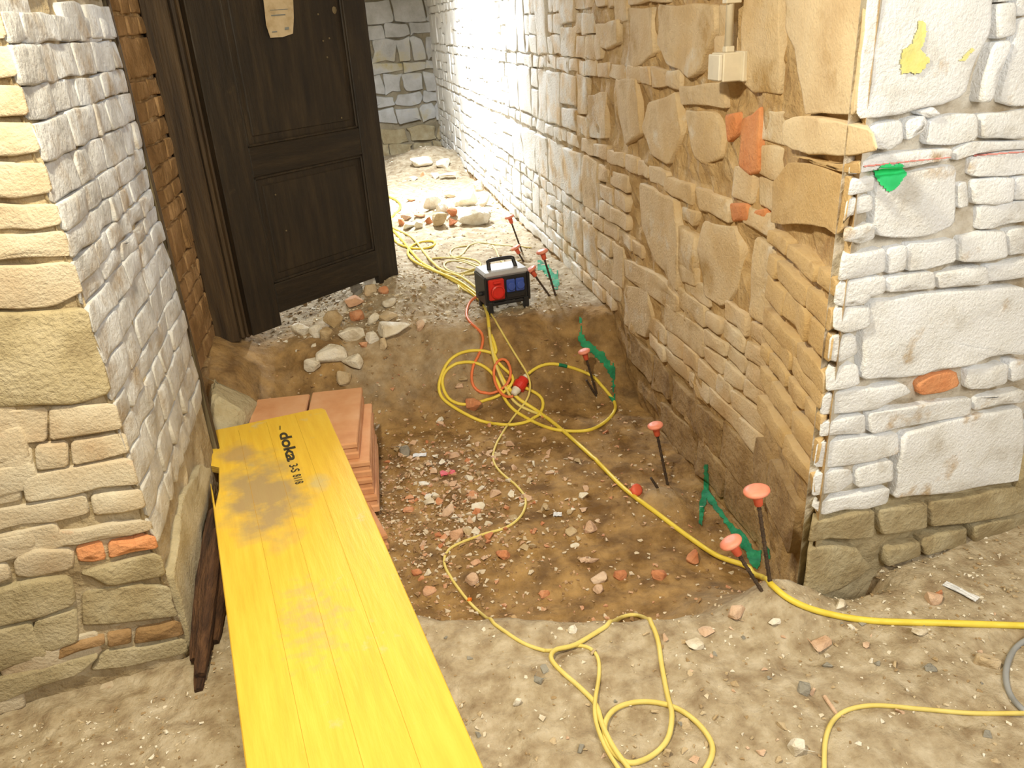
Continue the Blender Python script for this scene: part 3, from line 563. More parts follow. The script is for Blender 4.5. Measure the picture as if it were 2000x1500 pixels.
R = [
 (DR(980,340), 28, 24, 'grey', 'stone', 'dark square stone at the upper end of the rubble by the door', 'stone', g1, .02),
 (DR(1120,245), 30, 22, 'pale', 'stone', 'pale stone just under the free corner of the door', 'stone', g1),
 (DR(1130,350), 26, 22, 'tanst', 'stone', 'rounded olive stone left of the topmost brick bit by the door', 'stone', g1),
 (DR(1245,345), 20, 16, 'brickbit', 'brick_fragment', 'small orange brick bit highest in the rubble by the door', 'brick fragment', g1),
 (DR(970,445), 40, 18, 'brickbit', 'brick_fragment', 'long dark red brick piece lying across the rubble by the door', 'brick fragment', g1),
 (DR(985,600), 28, 22, 'brickbit', 'brick_fragment', 'round orange brick lump below the long red brick piece', 'brick fragment', g1),
 (DR(1290,570), 42, 26, 'tanst', 'stone', 'cracked grey-brown flat stone above the big pale slab', 'stone', g1),
 (DR(1300,450), 34, 18, 'pale', 'stone', 'flat pale stone behind the cracked grey-brown one', 'stone', g1),
 (DR(1150,630), 26, 24, 'pale', 'stone', 'pale upright stone right of the orange brick lump', 'stone', g1),
 (DR(1370,720), 64, 28, 'pale', 'stone', 'largest pale slab at the right end of the rubble by the door', 'stone', g1),
 (DR(1605,690), 20, 20, 'pink', 'stone', 'pinkish stone beside the right tip of the largest slab', 'stone', g1),
 (DR(950,800), 52, 30, 'pale', 'stone', 'white wedge-shaped block in the middle of the rubble by the door', 'stone', g1),
 (DR(760,640), 36, 30, 'tanst', 'stone', 'tan stone behind the white wedge-shaped block', 'stone', g1),
 (DR(450,730), 38, 26, 'pale', 'stone', 'leftmost white stone of the rubble by the door', 'stone', g1),
 (DR(585,750), 26, 26, 'pale', 'stone', 'white stone touching the leftmost one of the heap', 'stone', g1),
 (DR(700,780), 24, 30, 'tanst', 'stone', 'narrow tan stone between two white blocks', 'stone', g1),
 (DR(735,950), 58, 32, 'pale', 'stone', 'frontmost white block of the rubble by the door', 'stone', g1),
 (DR(1150,810), 28, 22, 'pale', 'stone', 'dusty pale stone between the wedge block and largest slab', 'stone', g1),
 (DR(1250,870), 20, 24, 'tanst', 'stone', 'brown stone standing below the largest slab', 'stone', g1),
 (DR(550,1070), 30, 24, 'pale', 'stone', 'greyish stone half sunk in brown soil under the door hinge side', 'stone', g1),
 (DR(940,1040), 42, 26, 'pale', 'stone', 'crumbly pale lump below the white wedge block', 'stone', g1),
 (DR(860,1210), 30, 26, 'tanst', 'stone', 'tan pyramid-shaped stone just behind the terracotta stack', 'stone', g1),
 (DR(1050,870), 18, 12, 'brickbit', 'brick_fragment', 'small red brick chip under the dusty pale stone', 'brick fragment', g1),
 (T8(950,215), 44, 34, 'pale', 'stone', 'tall white block at the back of the far heap', 'stone', g2),
 (T8(1010,385), 66, 36, 'pale', 'stone', 'largest white boulder of the far heap', 'stone', g2),
 (T8(1135,235), 24, 22, 'pale', 'stone', 'white stone against the passage wall at the far heap', 'stone', g2),
 (T8(1135,375), 26, 22, 'pale', 'stone', 'white stone right of the largest boulder', 'stone', g2),
 (T8(700,405), 32, 24, 'tanst', 'stone', 'round beige stone left of the dark gap in the far heap', 'stone', g2),
 (T8(625,250), 34, 26, 'pale', 'stone', 'white block at the back left of the far heap', 'stone', g2),
 (T8(730,300), 26, 20, 'pale', 'stone', 'pale stone between the two back white blocks', 'stone', g2),
 (T8(815,335), 24, 16, 'brickbit', 'brick_fragment', 'tilted bright orange brick leaning on the largest boulder', 'brick fragment', g2),
 (T8(830,430), 18, 14, 'brickbit', 'brick_fragment', 'dark red brick bit below the tilted orange brick', 'brick fragment', g2),
 (T8(495,345), 24, 12, 'brickbit', 'brick_fragment', 'flat brick piece with a dark shadow in the far heap', 'brick fragment', g2),
 (T8(375,375), 22, 14, 'pink', 'brick_fragment', 'pink brick piece at the left side of the far heap', 'brick fragment', g2),
 (T8(325,435), 14, 14, 'brickbit', 'brick_fragment', 'leftmost orange brick piece of the far heap', 'brick fragment', g2),
 (T8(400,450), 26, 14, 'pale', 'stone', 'white stone beside the leftmost orange brick piece', 'stone', g2),
 (T8(480,455), 20, 14, 'pale', 'stone', 'white wedge stone at the front left of the far heap', 'stone', g2),
 (T8(585,420), 16, 14, 'brickbit', 'brick_fragment', 'orange brick bit touching the round beige stone', 'brick fragment', g2),
 (T8(415,200), 18, 9, 'brickbit', 'brick_fragment', 'flat orange brick lying alone behind the far heap', 'brick fragment', g2),
 (T8(800,160), 22, 10, 'pink', 'brick_fragment', 'pink brick piece at the rear edge of the far heap', 'brick fragment', g2),
 ((934,365), 22, 34, 'pale', 'stone', 'pale upright stone leaning at the wall beyond the far heap', 'stone', None),
 ((826,342), 10, 9, 'brickbit', 'brick_fragment', 'tiny red brick bit at the foot of the back wall', 'brick fragment', None),
 ((820,318), 44, 16, 'pale', 'stone', 'white plaster lump against the back wall, left of the two', 'stone', None),
 ((870,322), 34, 16, 'pale', 'stone', 'white plaster lump in the far corner of the passage', 'stone', None),
 ((876,346), 30, 12, 'pale', 'stone', 'pale lump at the right in front of the far corner', 'stone', None),
 ((806,350), 18, 9, 'pale', 'stone', 'small pale lump left in front of the far corner', 'stone', None),
 ((850,345), 16, 10, 'pale', 'stone', 'small pale lump midway in front of the far corner', 'stone', None),
 ((925,793), 34, 24, 'brickbit', 'brick_fragment', 'dark orange brick lump lying on the yellow cable loop', 'brick fragment', g3),
 ((897,757), 18, 12, 'pink', 'brick_fragment', 'pink brick chip inside the left cable loop', 'brick fragment', g3),
 ((905,740), 20, 12, 'tanst', 'stone', 'flat tan stone inside the left cable loop', 'stone', g3),
 ((1155,1031), 30, 20, 'pink', 'brick_fragment', 'boxy pinkish brick piece alone in mid trench', 'brick fragment', g3),
 ((1115,1040), 24, 14, 'tanst', 'stone', 'yellowish stone left of the boxy pinkish piece', 'stone', g3),
 ((1123,1065), 20, 11, 'pale', 'stone', 'small pale oval stone below the yellowish one', 'stone', g3),
 ((984,1084), 28, 16, 'brickbit', 'brick_fragment', 'orange brick piece right of the thin cable bend', 'brick fragment', g3),
 ((893,1045), 28, 18, 'brickbit', 'brick_fragment', 'orange-brown brick piece left of the thin cable crossing', 'brick fragment', g3),
 ((931,1096), 22, 12, 'brickbit', 'brick_fragment', 'flat brick chip below the thin cable crossing', 'brick fragment', g3),
 ((923,1132), 28, 20, 'pink', 'stone', 'pale pink six-sided stone inside the thin cable curve', 'stone', g3),
 ((872,1002), 24, 12, 'pink', 'brick_fragment', 'pink brick piece above the thin cable crossing', 'brick fragment', g3),
 ((797,994), 24, 18, 'brickbit', 'brick_fragment', 'orange brick piece nearest the board edge, upper of two', 'brick fragment', g3),
 ((815,1117), 20, 14, 'brickbit', 'brick_fragment', 'orange brick piece near the board edge, lower of two', 'brick fragment', g3),
 ((838,1153), 26, 14, 'brickbit', 'brick_fragment', 'long brick chip outside the thin cable bend', 'brick fragment', g3),
 ((1064,1161), 22, 12, 'brickbit', 'brick_fragment', 'red brick chip near the trench front edge', 'brick fragment', g3),
 ((1172,1131), 36, 12, 'pink', 'brick_fragment', 'long pinkish brick piece in the row at trench front', 'brick fragment', g3),
 ((1211,1123), 26, 16, 'brickbit', 'brick_fragment', 'brick piece second in the row at trench front', 'brick fragment', g3),
 ((1287,1122), 30, 20, 'brickbit', 'brick_fragment', 'boxy orange brick at the right end of trench front row', 'brick fragment', g3),
 ((1170,1152), 24, 14, 'pink', 'stone', 'rounded pink stone in front of the trench row', 'stone', g3),
 ((1355,1090), 34, 20, 'brickbit', 'brick_fragment', 'brick lump touching the thick cable near the wall', 'brick fragment', g3),
 ((887,889), 22, 12, 'pink', 'brick_fragment', 'pink stone chip at the top of the trench gravel', 'brick fragment', g3),
 ((829,943), 22, 12, 'pale', 'stone', 'pale oval stone left of the red film scrap', 'stone', g3),
 ((935,990), 28, 10, 'pale', 'stone', 'long pale sliver in the trench gravel', 'stone', g3),
 ((954,1021), 18, 9, 'pale', 'stone', 'pale oval stone touching the thin cable', 'stone', g3),
 ((923,966), 22, 14, 'brickbit', 'brick_fragment', 'orange brick bit amid the trench gravel', 'brick fragment', g3),
 ((968,965), 24, 14, 'pink', 'brick_fragment', 'pinkish brick pair of chips beside the thin cable', 'brick fragment', g3),
 ((878,995), 30, 14, 'pink', 'brick_fragment', 'wide pink brick chip left of the pale sliver', 'brick fragment', g3),
 ((791,880), 22, 30, 'grey', 'stone', 'dark grey slate piece beside the terracotta stack', 'stone', g3),
 ((1440,1197), 34, 22, 'pink', 'stone', 'pink stone on the trench lip below the rebar', 'stone', g4),
 ((1605,1254), 40, 32, 'pink', 'stone', 'large round pinkish flat stone below the thick cable', 'stone', g4, None),
 ((1357,1258), 34, 20, 'pale', 'stone', 'white flat stone left of the round pinkish one', 'stone', g4),
 ((1380,1232), 34, 16, 'pink', 'stone', 'pinkish flat stone above the white flat one', 'stone', g4),
 ((1515,1212), 28, 14, 'pale', 'stone', 'pale stone just below the thick cable bend', 'stone', g4),
 ((1820,1170), 34, 22, 'pink', 'stone', 'pink-white stone cluster piece above the thick cable at right', 'stone', g4),
 ((1832,1160), 12, 12, 'brickbit', 'brick_fragment', 'tiny orange brick chip above the thick cable at right', 'brick fragment', g4),
 ((1795,1233), 26, 10, 'pale', 'stone', 'white flat stone just under the thick cable at right', 'stone', g4),
 ((1640,1183), 26, 14, 'pale', 'stone', 'pale stone at the pier foot beside the crack', 'stone', g4),
 ((1569,1346), 26, 20, 'grey', 'stone', 'grey rounded pebble in the open earth at right', 'stone', g4),
 ((1556,1460), 30, 26, 'pale', 'stone', 'greyish stone with dark edge near the bottom right cable', 'stone', g4),
 ((1925,1295), 40, 22, 'tanst', 'stone', 'brown crusted stone beside the grey hose', 'stone', g4),
 ((1818,1305), 20, 12, 'grey', 'stone', 'small dark stone left of the grey hose', 'stone', g4),
 ((1118,1231), 20, 14, 'pale', 'stone', 'white stone above the coiled cable', 'stone', g4),
 ((1010,1370), 20, 14, 'pale', 'stone', 'pale stone right of the board near the coil', 'stone', g4),
 ((1340,1415), 26, 14, 'tanst', 'stone', 'tan stone within the lower cable loop', 'stone', g4),
 ((1302,1470), 16, 14, 'tanst', 'stone', 'small tan stone beside the cable loop bottom', 'stone', g4),
 ((1050,1325), 20, 14, 'grey', 'stone', 'grey stone between board and coiled cable', 'stone', g4),
 ((1243,968), 0, 0, '', '', '', '', None)]
for r_ in R[:-1]:
    (px, py), w_, h_, mk, nm, lb, ct, gp = r_[:8]
    rock(px, py, w_, h_, M[mk], nm, lb, ct, gp, flat=.28 if ('flat' in lb or 'oval' in lb) and h_ <= w_ * .85 else None)
# large tan block behind the board, on the left
bp = atz(448, 778, .2)
v_, f_ = hull_mesh(91, 22, (1, 1, 1), .8)
o = obj('stone', [(q[0] * .27, q[1] * .5, q[2] * .40) for q in v_], f_, M['base_stone'], label='large tan stone block between left pier and terracotta stack', cat='stone')
o.location = (bp[0] - .02, bp[1], .10); o.rotation_euler = (.12, 0, -.15)

# pebbles: children of the floor (countable near ones) and gravel (uncountable)
PEB = []
for s in range(10):
    v_, f_ = hull_mesh(200 + s, 9, (1, .75, .55), .4); me = bpy.data.meshes.new('pebble'); me.from_pydata(v_, [], f_); PEB.append(me)
PM = [M['pink'], M['tanst'], M['brickbit'], M['pale'], M['tanst'], M['pink'], M['pink']]
PEBM = {}
def peb(p, s, m):
    key = (rnd.randrange(10), m.name)
    if key not in PEBM:
        me = PEB[key[0]].copy(); me.materials.append(m); PEBM[key] = me
    o = bpy.data.objects.new('pebble', PEBM[key]); C.objects.link(o); o.parent = floor
    o.location = (p[0], p[1], G(p[0], p[1]) + s * .12); o.scale = (s, s, s * rnd.uniform(.8, 1.2)); o.rotation_euler = (rnd.uniform(-.3, .3), rnd.uniform(-.3, .3), rnd.uniform(0, 6.3))
def blocked(x, y):
    if x > 1.04 and y > 1.62: return True
    return x < -.62 and y > 1.75
n = 0
while n < 190:
    px, py = rnd.gauss(900, 130), rnd.gauss(960, 85)
    if not (740 + (py - 850) * .28 < px < 1200 and 800 < py < 1170): continue
    p = ground(px, py)
    if blocked(p[0], p[1]): continue
    peb(p, rnd.choice([.024, .03, .036, .044, .055]) * rnd.uniform(.8, 1.15), rnd.choice(PM)); n += 1
while n < 295:
    px, py = rnd.uniform(850, 1990), rnd.uniform(1190, 1490)
    if py < 1180 + (1530 - px) * .02 or (px > 1560 and py < 1165 - (px - 1565) * .25): continue
    p = ground(px, py)
    if blocked(p[0], p[1]) and p[0] < 1.04: continue
    peb(p, rnd.choice([.012, .016, .022, .03]) * rnd.uniform(.8, 1.2), rnd.choice([M['pale'], M['tanst'], M['pink'], M['tanst'], M['grey']])); n += 1
def gravel(name, count, gen, m, s0, s1):
    parts = []; base = [hull_mesh(400 + s, 7, (1, .8, .6), .4) for s in range(8)]; k = 0
    while k < count:
        g = gen()
        if g is None: continue
        x, y = g; s = rnd.uniform(s0, s1) * rnd.choice([.6, .8, 1, 1.3]); a = rnd.uniform(0, 6.3); v_, f_ = base[rnd.randrange(8)]; z0 = G(x, y) + s * .1
        ca, sa = math.cos(a) * s, math.sin(a) * s
        parts.append(([(x + q[0] * ca - q[1] * sa, y + q[0] * sa + q[1] * ca, z0 + q[2] * s) for q in v_], f_)); k += 1
    v_, f_ = join(parts); return obj(name, v_, f_, m, floor, kind='stuff')
def g_trench():
    x, y = rnd.uniform(-.62, 1.15), rnd.uniform(1.75, 4.3)
    dens = .12 + .88 * math.exp(-((x + .0) ** 2 / .16 + (y - 2.75) ** 2 / .35))
    if trench(x, y) < .15 or rnd.random() > dens: return None
    return x, y
def g_near():
    x, y = rnd.uniform(-1.5, 2.4), rnd.uniform(.85, 2.0)
    if trench(x, y) > .3 or (x < -.66 and y > 1.78): return None
    d_ = .25 + .75 * (sm(.8, 1.6, x) * sm(1.2, 1.5, y) + sm(-.3, -.9, x))
    return (x, y) if rnd.random() < d_ else None
def g_far():
    x, y = rnd.uniform(-.9, 1.1), 4.0 + 6.5 * rnd.random() ** 1.6
    return x, y
def g_heap():
    x, y = rnd.gauss(.0, .33), rnd.gauss(4.5, .33); return (x, y) if y > 3.85 and x > -.8 else None
gravel('gravel', 4200, g_trench, M['gravel'], .009, .026); gravel('grit', 5200, g_near, M['gravel_pale'], .004, .015)
gravel('rubble_grit', 3200, g_far, M['gravel_pale'], .008, .026); gravel('rubble_grit', 900, g_heap, M['gravel_pale'], .012, .036)

# ------------------------------------------------------------------ spray paint on walls and earth
bpy.context.view_layer.update(); dg = bpy.context.evaluated_depsgraph_get()
def inside(x, y, P):
    c = False; j = len(P) - 1
    for i in range(len(P)):
        if (P[i][1] > y) != (P[j][1] > y) and x < (P[j][0] - P[i][0]) * (y - P[i][1]) / (P[j][1] - P[i][1]) + P[i][0]: c = not c
        j = i
    return c
def paint(polys, m, parent, label, step=2.5, rag=2.0):
    V, Fc = [], []
    for P in polys:
        x0, x1, y0, y1 = min(p[0] for p in P), max(p[0] for p in P), min(p[1] for p in P), max(p[1] for p in P); idx = {}
        nx_, ny_ = int((x1 - x0) / step) + 2, int((y1 - y0) / step) + 2
        for j in range(ny_):
            for i in range(nx_):
                x, y = x0 + i * step, y0 + j * step; q = Vector((x * .12, y * .12, 1))
                if not inside(x + rag * noise.noise(q) * 2, y + rag * noise.noise(q + Vector((9, 0, 0))) * 2, P): continue
                r = ray(x, y); r /= np.linalg.norm(r)
                ok, loc, nrm, _, ob, _ = S.ray_cast(dg, Vector(CAM), Vector(r))
                if not ok: continue
                l = np.array(loc); idx[i, j] = (len(V), np.linalg.norm(l - CAM)); V.append(tuple(l - r * .006))
        for (i, j), (k, dd) in idx.items():
            q = [idx.get((i + 1, j)), idx.get((i + 1, j + 1)), idx.get((i, j + 1))]
            if all(q) and max(abs(t[1] - dd) for t in q) < .06: Fc.append((k, q[0][0], q[1][0], q[2][0]))
    return obj('paint_mark', V, Fc, m, parent, smooth=True, label=label)
q3 = lambda p: zm(p, 900, 450, .18); q8 = lambda p: zm(p, 1100, 600, .4); q7 = lambda p: zm(p, 1320, 880, 1 / 4.413)
paint([q7([(240,120),(278,120),(290,330),(262,460),(240,560),(230,645),(190,630),(205,430),(238,300)]), q7([(262,300),(340,420),(450,600),(600,720),(670,850),(745,860),(735,950),(705,1035),(640,985),(600,880),(480,720),(400,590),(270,440)]), q7([(775,810),(805,840),(815,940),(790,935)])],
      M['green'], wfr, 'green spray-painted arrow at the near rebar', step=1.4, rag=1.2)
paint([q8([(80,40),(95,60),(100,130),(130,170),(210,230),(236,280),(246,228),(260,300),(252,400),(264,475),(240,445),(235,350),(190,280),(140,235),(90,195),(60,165),(78,110)])], M['green'], wr, 'green spray-painted stripe at the middle of the passage wall')
paint([q3([(822,140),(838,300),(900,330),(960,350),(1000,440),(1035,480),(1040,385),(1060,440),(1078,560),(1070,660),(1020,695),(985,600),(930,500),(880,440),(805,465),(828,360)])], M['green'], wr, 'green spray-painted arrow farthest down the passage wall')
paint([k6([(515,830),(560,800),(660,795),(682,850),(640,912),(590,945),(550,905),(515,860)])], M['bgreen'], wfr, 'bright green spray dot')
paint([k6([(740,95),(775,110),(775,180),(750,240),(790,275),(792,310),(750,360),(650,362),(640,300),(660,240),(700,210)]), k6([(1000,222),(1016,245),(965,305),(922,308),(960,260)])], M['yellowp'], wfr, 'pale yellow spray blotches')
paint([k6([(470,806),(690,783),(895,763),(895,772),(690,793),(470,818)]), k6([(1000,752),(1300,733),(1300,743),(1000,764)])], M['redp'], wfr, 'thin red levelling line', step=1.5, rag=.3)

# ------------------------------------------------------------------ door, frame, lath
HN = np.array([-.688, 3.905]); DU = np.array([.741, .672]) / np.linalg.norm([.741, .672])
dz = math.atan2(DU[1], DU[0]); dn = np.array([DU[1], -DU[0], 0])
def dl(px, py): p = atp(px, py, (HN[0], HN[1], 0), dn); return float((p[:2] - HN) @ DU), float(p[2])
door = empty('door_1', (HN[0], HN[1], 0), dz, kind='structure')
DW = dl(775, 545)[0]; TOP = 2.35
zb = .245; zr0 = .5 * (dl(555, 605)[1] + dl(740, 537)[1])
a0 = .5 * (dl(530, 552)[0] + dl(492, 350)[0]); a1 = .5 * (dl(730, 490)[0] + dl(702, 302)[0])
zp0 = .5 * (dl(530, 552)[1] + dl(730, 490)[1]); zp1 = .5 * (dl(492, 347)[1] + dl(702, 302)[1]); zl1 = .5 * (dl(475, 293)[1] + dl(695, 247)[1])
def dbox(nm, x0, x1, z0, z1, y0=-.022, y1=.022, m='door', b=.004, par=door, **k):
    v, f = box(x0, x1, y0, y1, z0, z1, b); return obj(nm, v, f, M[m], par, **k)
dbox('stile', .005, a0, dl(490, 655)[1], TOP, m='door'); dbox('stile', a1, DW, min(dl(775, 545)[1], zr0 - .035), TOP, m='door')
dbox('rail', a0, a1, zr0, zp0, m='doorh'); dbox('rail', a0, a1, zp1, zl1, m='doorh', y0=-.020); dbox('rail', a0, a1, TOP - .14, TOP, m='doorh')
def panel(z0, z1):
    v, f = box(a0 - .005, a1 + .005, -.006, .006, z0 - .005, z1 + .005)
    v2, f2 = box(a0 + .045, a1 - .045, -.011, .011, z0 + .045, z1 - .045, .004); obj('panel', *join([(v, f), (v2, f2)]), M['door'], door)
    for (x0, x1, q0, q1) in ((a0, a1, z0, z0 + .014), (a0, a1, z1 - .014, z1), (a0, a0 + .014, z0, z1), (a1 - .014, a1, z0, z1)):
        dbox('moulding', x0, x1, q0, q1, y0=-.018, y1=.0, b=.004)
panel(zp0, zp1); panel(zl1, TOP - .14)
bt, f = box(a0 + .03, a0 + .34, -.0225, -.0205, zp1 + .02, zp1 + .055); 
for i, (x, zq) in enumerate(((650, 20), (618, 28), (636, 112), (628, 80), (664, 230), (535, 380), (556, 450), (640, 75))):
    u, zz = dl(x, zq); v, f = lathe([(.001, 0), (.005, .0), (.004, .003), (.001, .004)], 8)
    o = obj('nail_head', v, f, M['lath'], door); o.location = (u, -.012, zz); o.rotation_euler = (math.pi / 2, 0, 0)
    if i == 0: o.scale = (3, 3.6, 1)
pp = [dl(*q) for q in [(506, -20), (565, -20), (568, 36), (566, 66), (545, 73), (522, 74), (514, 50)]]
V = [(u, -.0245 - .002 * math.sin(i * 2), zz) for i, (u, zz) in enumerate(pp)]; V += [(x, y + .0008, zz) for x, y, zz in V]; n = len(pp)
pap = obj('paper_notice', V, [tuple(range(n)), tuple(range(2 * n - 1, n - 1, -1))] + [(i, i + n, (i + 1) % n + n, (i + 1) % n) for i in range(n)], M['paper'], label='torn yellowed paper strip stuck on the dark door', cat='paper')
pap.location = (HN[0], HN[1], 0); pap.rotation_euler = (0, 0, dz)
for q in ([(549, 54), (557, 53), (557, 58), (549, 59)], [(524, 62), (534, 61), (534, 63), (524, 64)], [(522, 30), (550, 28), (550, 30), (522, 32)], [(520, 20), (555, 18), (555, 19), (520, 21)]):
    uu = [dl(*t) for t in q]; obj('print', [(u, -.0285, zz) for u, zz in uu], [(0, 1, 2, 3)], M['print'], pap)
# frame post with moulded edge
post = empty('trim_1', (0, 0, 0), kind='structure')
v, f = box(-.862, -.745, 3.93, 4.06, .215, 2.5, .006); obj('post', v, f, M['frame'], post)
v, f = box(-.745, -.715, 3.945, 4.06, .225, 2.5, .008); obj('moulding', v, f, M['frame'], post)
v, f = box(-.715, -.690, 3.925, 4.06, .235, 2.5, .008); obj('moulding', v, f, M['frame'], post)
v, f = box(-.690, -.672, 3.95, 4.08, .235, 2.5, .006); obj('stop', v, f, M['door'], post)
# thin lath standing on the edge of the left pier
P0 = atp(420, 845, (0, 2.93, 0), (0, 1, 0)); P1 = atp(205, -20, (0, 2.93, 0), (0, 1, 0))
def strip(A, B, w_, d_, m, name, parent=None, **k):
    A, B = np.array(A), np.array(B); t = B - A; V = []
    for p in (A, B):
        for dx, dy in ((-w_, -d_), (w_, -d_), (w_, d_), (-w_, d_)): V.append((p[0] + dx, p[1] + dy, p[2]))
    return obj(name, V, [(3, 2, 1, 0), (4, 5, 6, 7), (0, 1, 5, 4), (1, 2, 6, 5), (2, 3, 7, 6), (3, 0, 4, 7)], m, parent, **k)
A_ = np.array([P0[0] - .012, 2.93, .10]); B_ = np.array([P0[0] - .012, 2.93, 2.45]); B_[0] = P1[0] - .012
strip(A_, B_, .011, .02, M['lath'], 'wooden_lath', label='thin upright weathered lath along the far edge of the left pier', cat='lath')
strip(A_ + [.016, -.02, .0], B_ + [.016, -.02, 0], .0035, .004, M['frame'], 'electric_wire', label='thin dark wire running down beside the upright lath', cat='wire')
# rotten timber between the left pier and the board
rt = empty('rotten_beam', (-.63, 2.2, .02), 0, label='splintered dark rotten timber between left pier and yellow board', cat='timber')
RT = [((388, 1350), (408, 1120), (424, 985)), ((398, 1300), (414, 1120), (428, 1000)), ((380, 1290), (398, 1150), (420, 1000)), ((408, 1270), (422, 1130), (430, 1020)), ((418, 1255), (428, 1140), (434, 1040)), ((391, 1320), (405, 1180), (424, 1040))]
for i, sp in enumerate(RT):
    pts = []
    for k, (px, py) in enumerate(sp):
        pts.append(atz(px, py, (.0, .05, .10)[k] + .012 * (i % 3)) - np.array([-.63, 2.2, .02]))
    pts = spline(pts, .05); v, f = tube(pts, [.008 + .020 * math.sin(math.pi * min(1, (q + 1) / len(pts) * .8)) + .003 * rnd.random() for q in range(len(pts))], 6)
    obj('splinter', v, f, M['rot'], rt)

# ------------------------------------------------------------------ terracotta blocks
def block(x0, x1, y0, y1, z0, z1):
    """hollow clay block: front and side faces with a long groove and lip"""
    h = z1 - z0; prof = [(0, 0), (0, .30), (.006, .38), (.006, .62), (0, .70), (0, .9), (.004, 1.0)]
    V = []
    for ins, t in [(.004, 0)] + prof: 
        i = ins; z = z0 + h * t; V += [(x0 + i, y0 + i, z), (x1 - i, y0 + i, z), (x1 - i, y1 - i, z), (x0 + i, y1 - i, z)]
    Fc = []
    for k in range(len(prof)):
        for i in range(4): j = (i + 1) % 4; Fc.append((k * 4 + i, k * 4 + j, k * 4 + 4 + j, k * 4 + 4 + i))
    n = len(prof) * 4; Fc += [(3, 2, 1, 0), (n, n + 1, n + 2, n + 3)]
    return V, Fc
g5 = 'terracotta blocks stacked under the board'
TB = [(-.642, -.408, .052, .123, 'left block of the top pair of terracotta blocks', 0, 0), (-.398, -.172, .052, .123, 'right block of the top pair of terracotta blocks', 0, 0),
      (-.63, -.395, -.020, .050, 'left terracotta block in the second layer, under the top pair', .01, -.02), (-.385, -.135, -.020, .050, 'right terracotta block in the second layer, jutting out right', .01, -.03),
      (-.63, -.395, -.092, -.022, 'left terracotta block in the third layer of the stack', .0, -.02), (-.385, -.138, -.092, -.022, 'right terracotta block in the third layer of the stack', .02, -.045),
      (-.62, -.385, -.172, -.094, 'left terracotta block in the bottom layer of the stack', 0, -.03), (-.375, -.130, -.172, -.094, 'right terracotta block in the bottom layer of the stack', .03, -.06)]
for x0, x1, z0, z1, lb, rz, dy in TB:
    v, f = block(x0 - (x0 + x1) / 2, x1 - (x0 + x1) / 2, -.27, .27, 0, z1 - z0)
    o = obj('terracotta_block', v, f, M['tile'], label=lb, cat='clay block', group=g5); o.location = ((x0 + x1) / 2, 3.125 + dy, z0); o.rotation_euler = (0, 0, rz - .05)
v, f = block(-.12, .12, -.2, .2, 0, .07)
o = obj('terracotta_block', v, f, M['tile'], label='single clay block on the trench floor, mostly hidden by the yellow board', cat='clay block'); o.location = (-.275, 2.72, G(-.1, 2.6) - .005); o.rotation_euler = (0, 0, .25)

# ------------------------------------------------------------------ yellow shuttering board
BT = .150
c1, c2 = atz(398, 845, BT), atz(634, 794, BT)            # far end
e1, e2 = atz(480, 1500, BT), atz(945, 1500, BT)
ud = (c2 - c1)[:2]; ud /= np.linalg.norm(ud)
ld = ((e2 - c2)[:2] / np.linalg.norm((e2 - c2)[:2]) + (e1 - c1)[:2] / np.linalg.norm((e1 - c1)[:2])) / 2; ld /= np.linalg.norm(ld)
ang = math.atan2(-ld[1], -ld[0]) - math.pi / 2           # local +y points to the far end
def bl(p): q = np.array(p[:2]) - c1[:2]; ya = -ld; xa = np.array([ya[1], -ya[0]]); return float(q @ xa), float(q @ ya)
B1, B2, E1, E2 = bl(c1), bl(c2), bl(e1), bl(e2)
kx = lambda p, s: p[0] + s
nE = 2.75
def edge(P, Q, t): return P[0] + (Q[0] - P[0]) * t, P[1] + (Q[1] - P[1]) * t
tl = nE / -E1[1]; L1 = edge(B1, E1, tl); L2 = edge(B2, E2, nE / (B2[1] - E2[1]))
out = [(B1[0] + .0, B1[1] - .012), (.006, -.002), (.025, .003), (.030, -.014), (.042, -.016), (.046, .004)]
out += [edge(B1, B2, t) for t in (.25, .5, .75)] + [edge(B1, B2, .93), (B2[0] - .012, B2[1] - .008), (B2[0] - .002, B2[1] - .03)]
out += [edge(B2, L2, t) for t in (.15, .4, .7, .99)] + [L2, L1] + [edge(B1, L1, t) for t in (.95, .7, .4, .13)]
out[-1] = edge(B1, L1, .16); out += [bl(atz(*q, BT)) for q in [(419, 992), (427, 956), (427, 913), (404, 908)]]
n = len(out); rc = .003; cx, cy = sum(p[0] for p in out) / n, sum(p[1] for p in out) / n
def rg(z, s): return [(x - (s if x > cx else -s), y - (s if y > cy else -s), z) for x, y in out]
V = rg(-.027, rc) + rg(-.024, 0) + rg(-.003, 0) + rg(0, rc)
Fc = [tuple(range(3 * n, 4 * n))[::-1], tuple(range(n))]
for k in range(3):
    for i in range(n): j = (i + 1) % n; Fc.append((k * n + i, k * n + j, k * n + n + j, k * n + n + i))
board = empty('formwork_board', (c1[0], c1[1], BT), ang, label='yellow formwork board with black stamped lettering, laid over terracotta blocks', cat='board')
pan = obj('panel', V, Fc, [M['board'], M['board_edge']], board)
import bmesh
bm = bmesh.new(); bm.from_mesh(pan.data); bmesh.ops.recalc_face_normals(bm, faces=bm.faces); 
for q in bm.faces: q.material_index = 0 if abs(q.normal.z) > .5 else 1
bm.to_mesh(pan.data); bm.free()
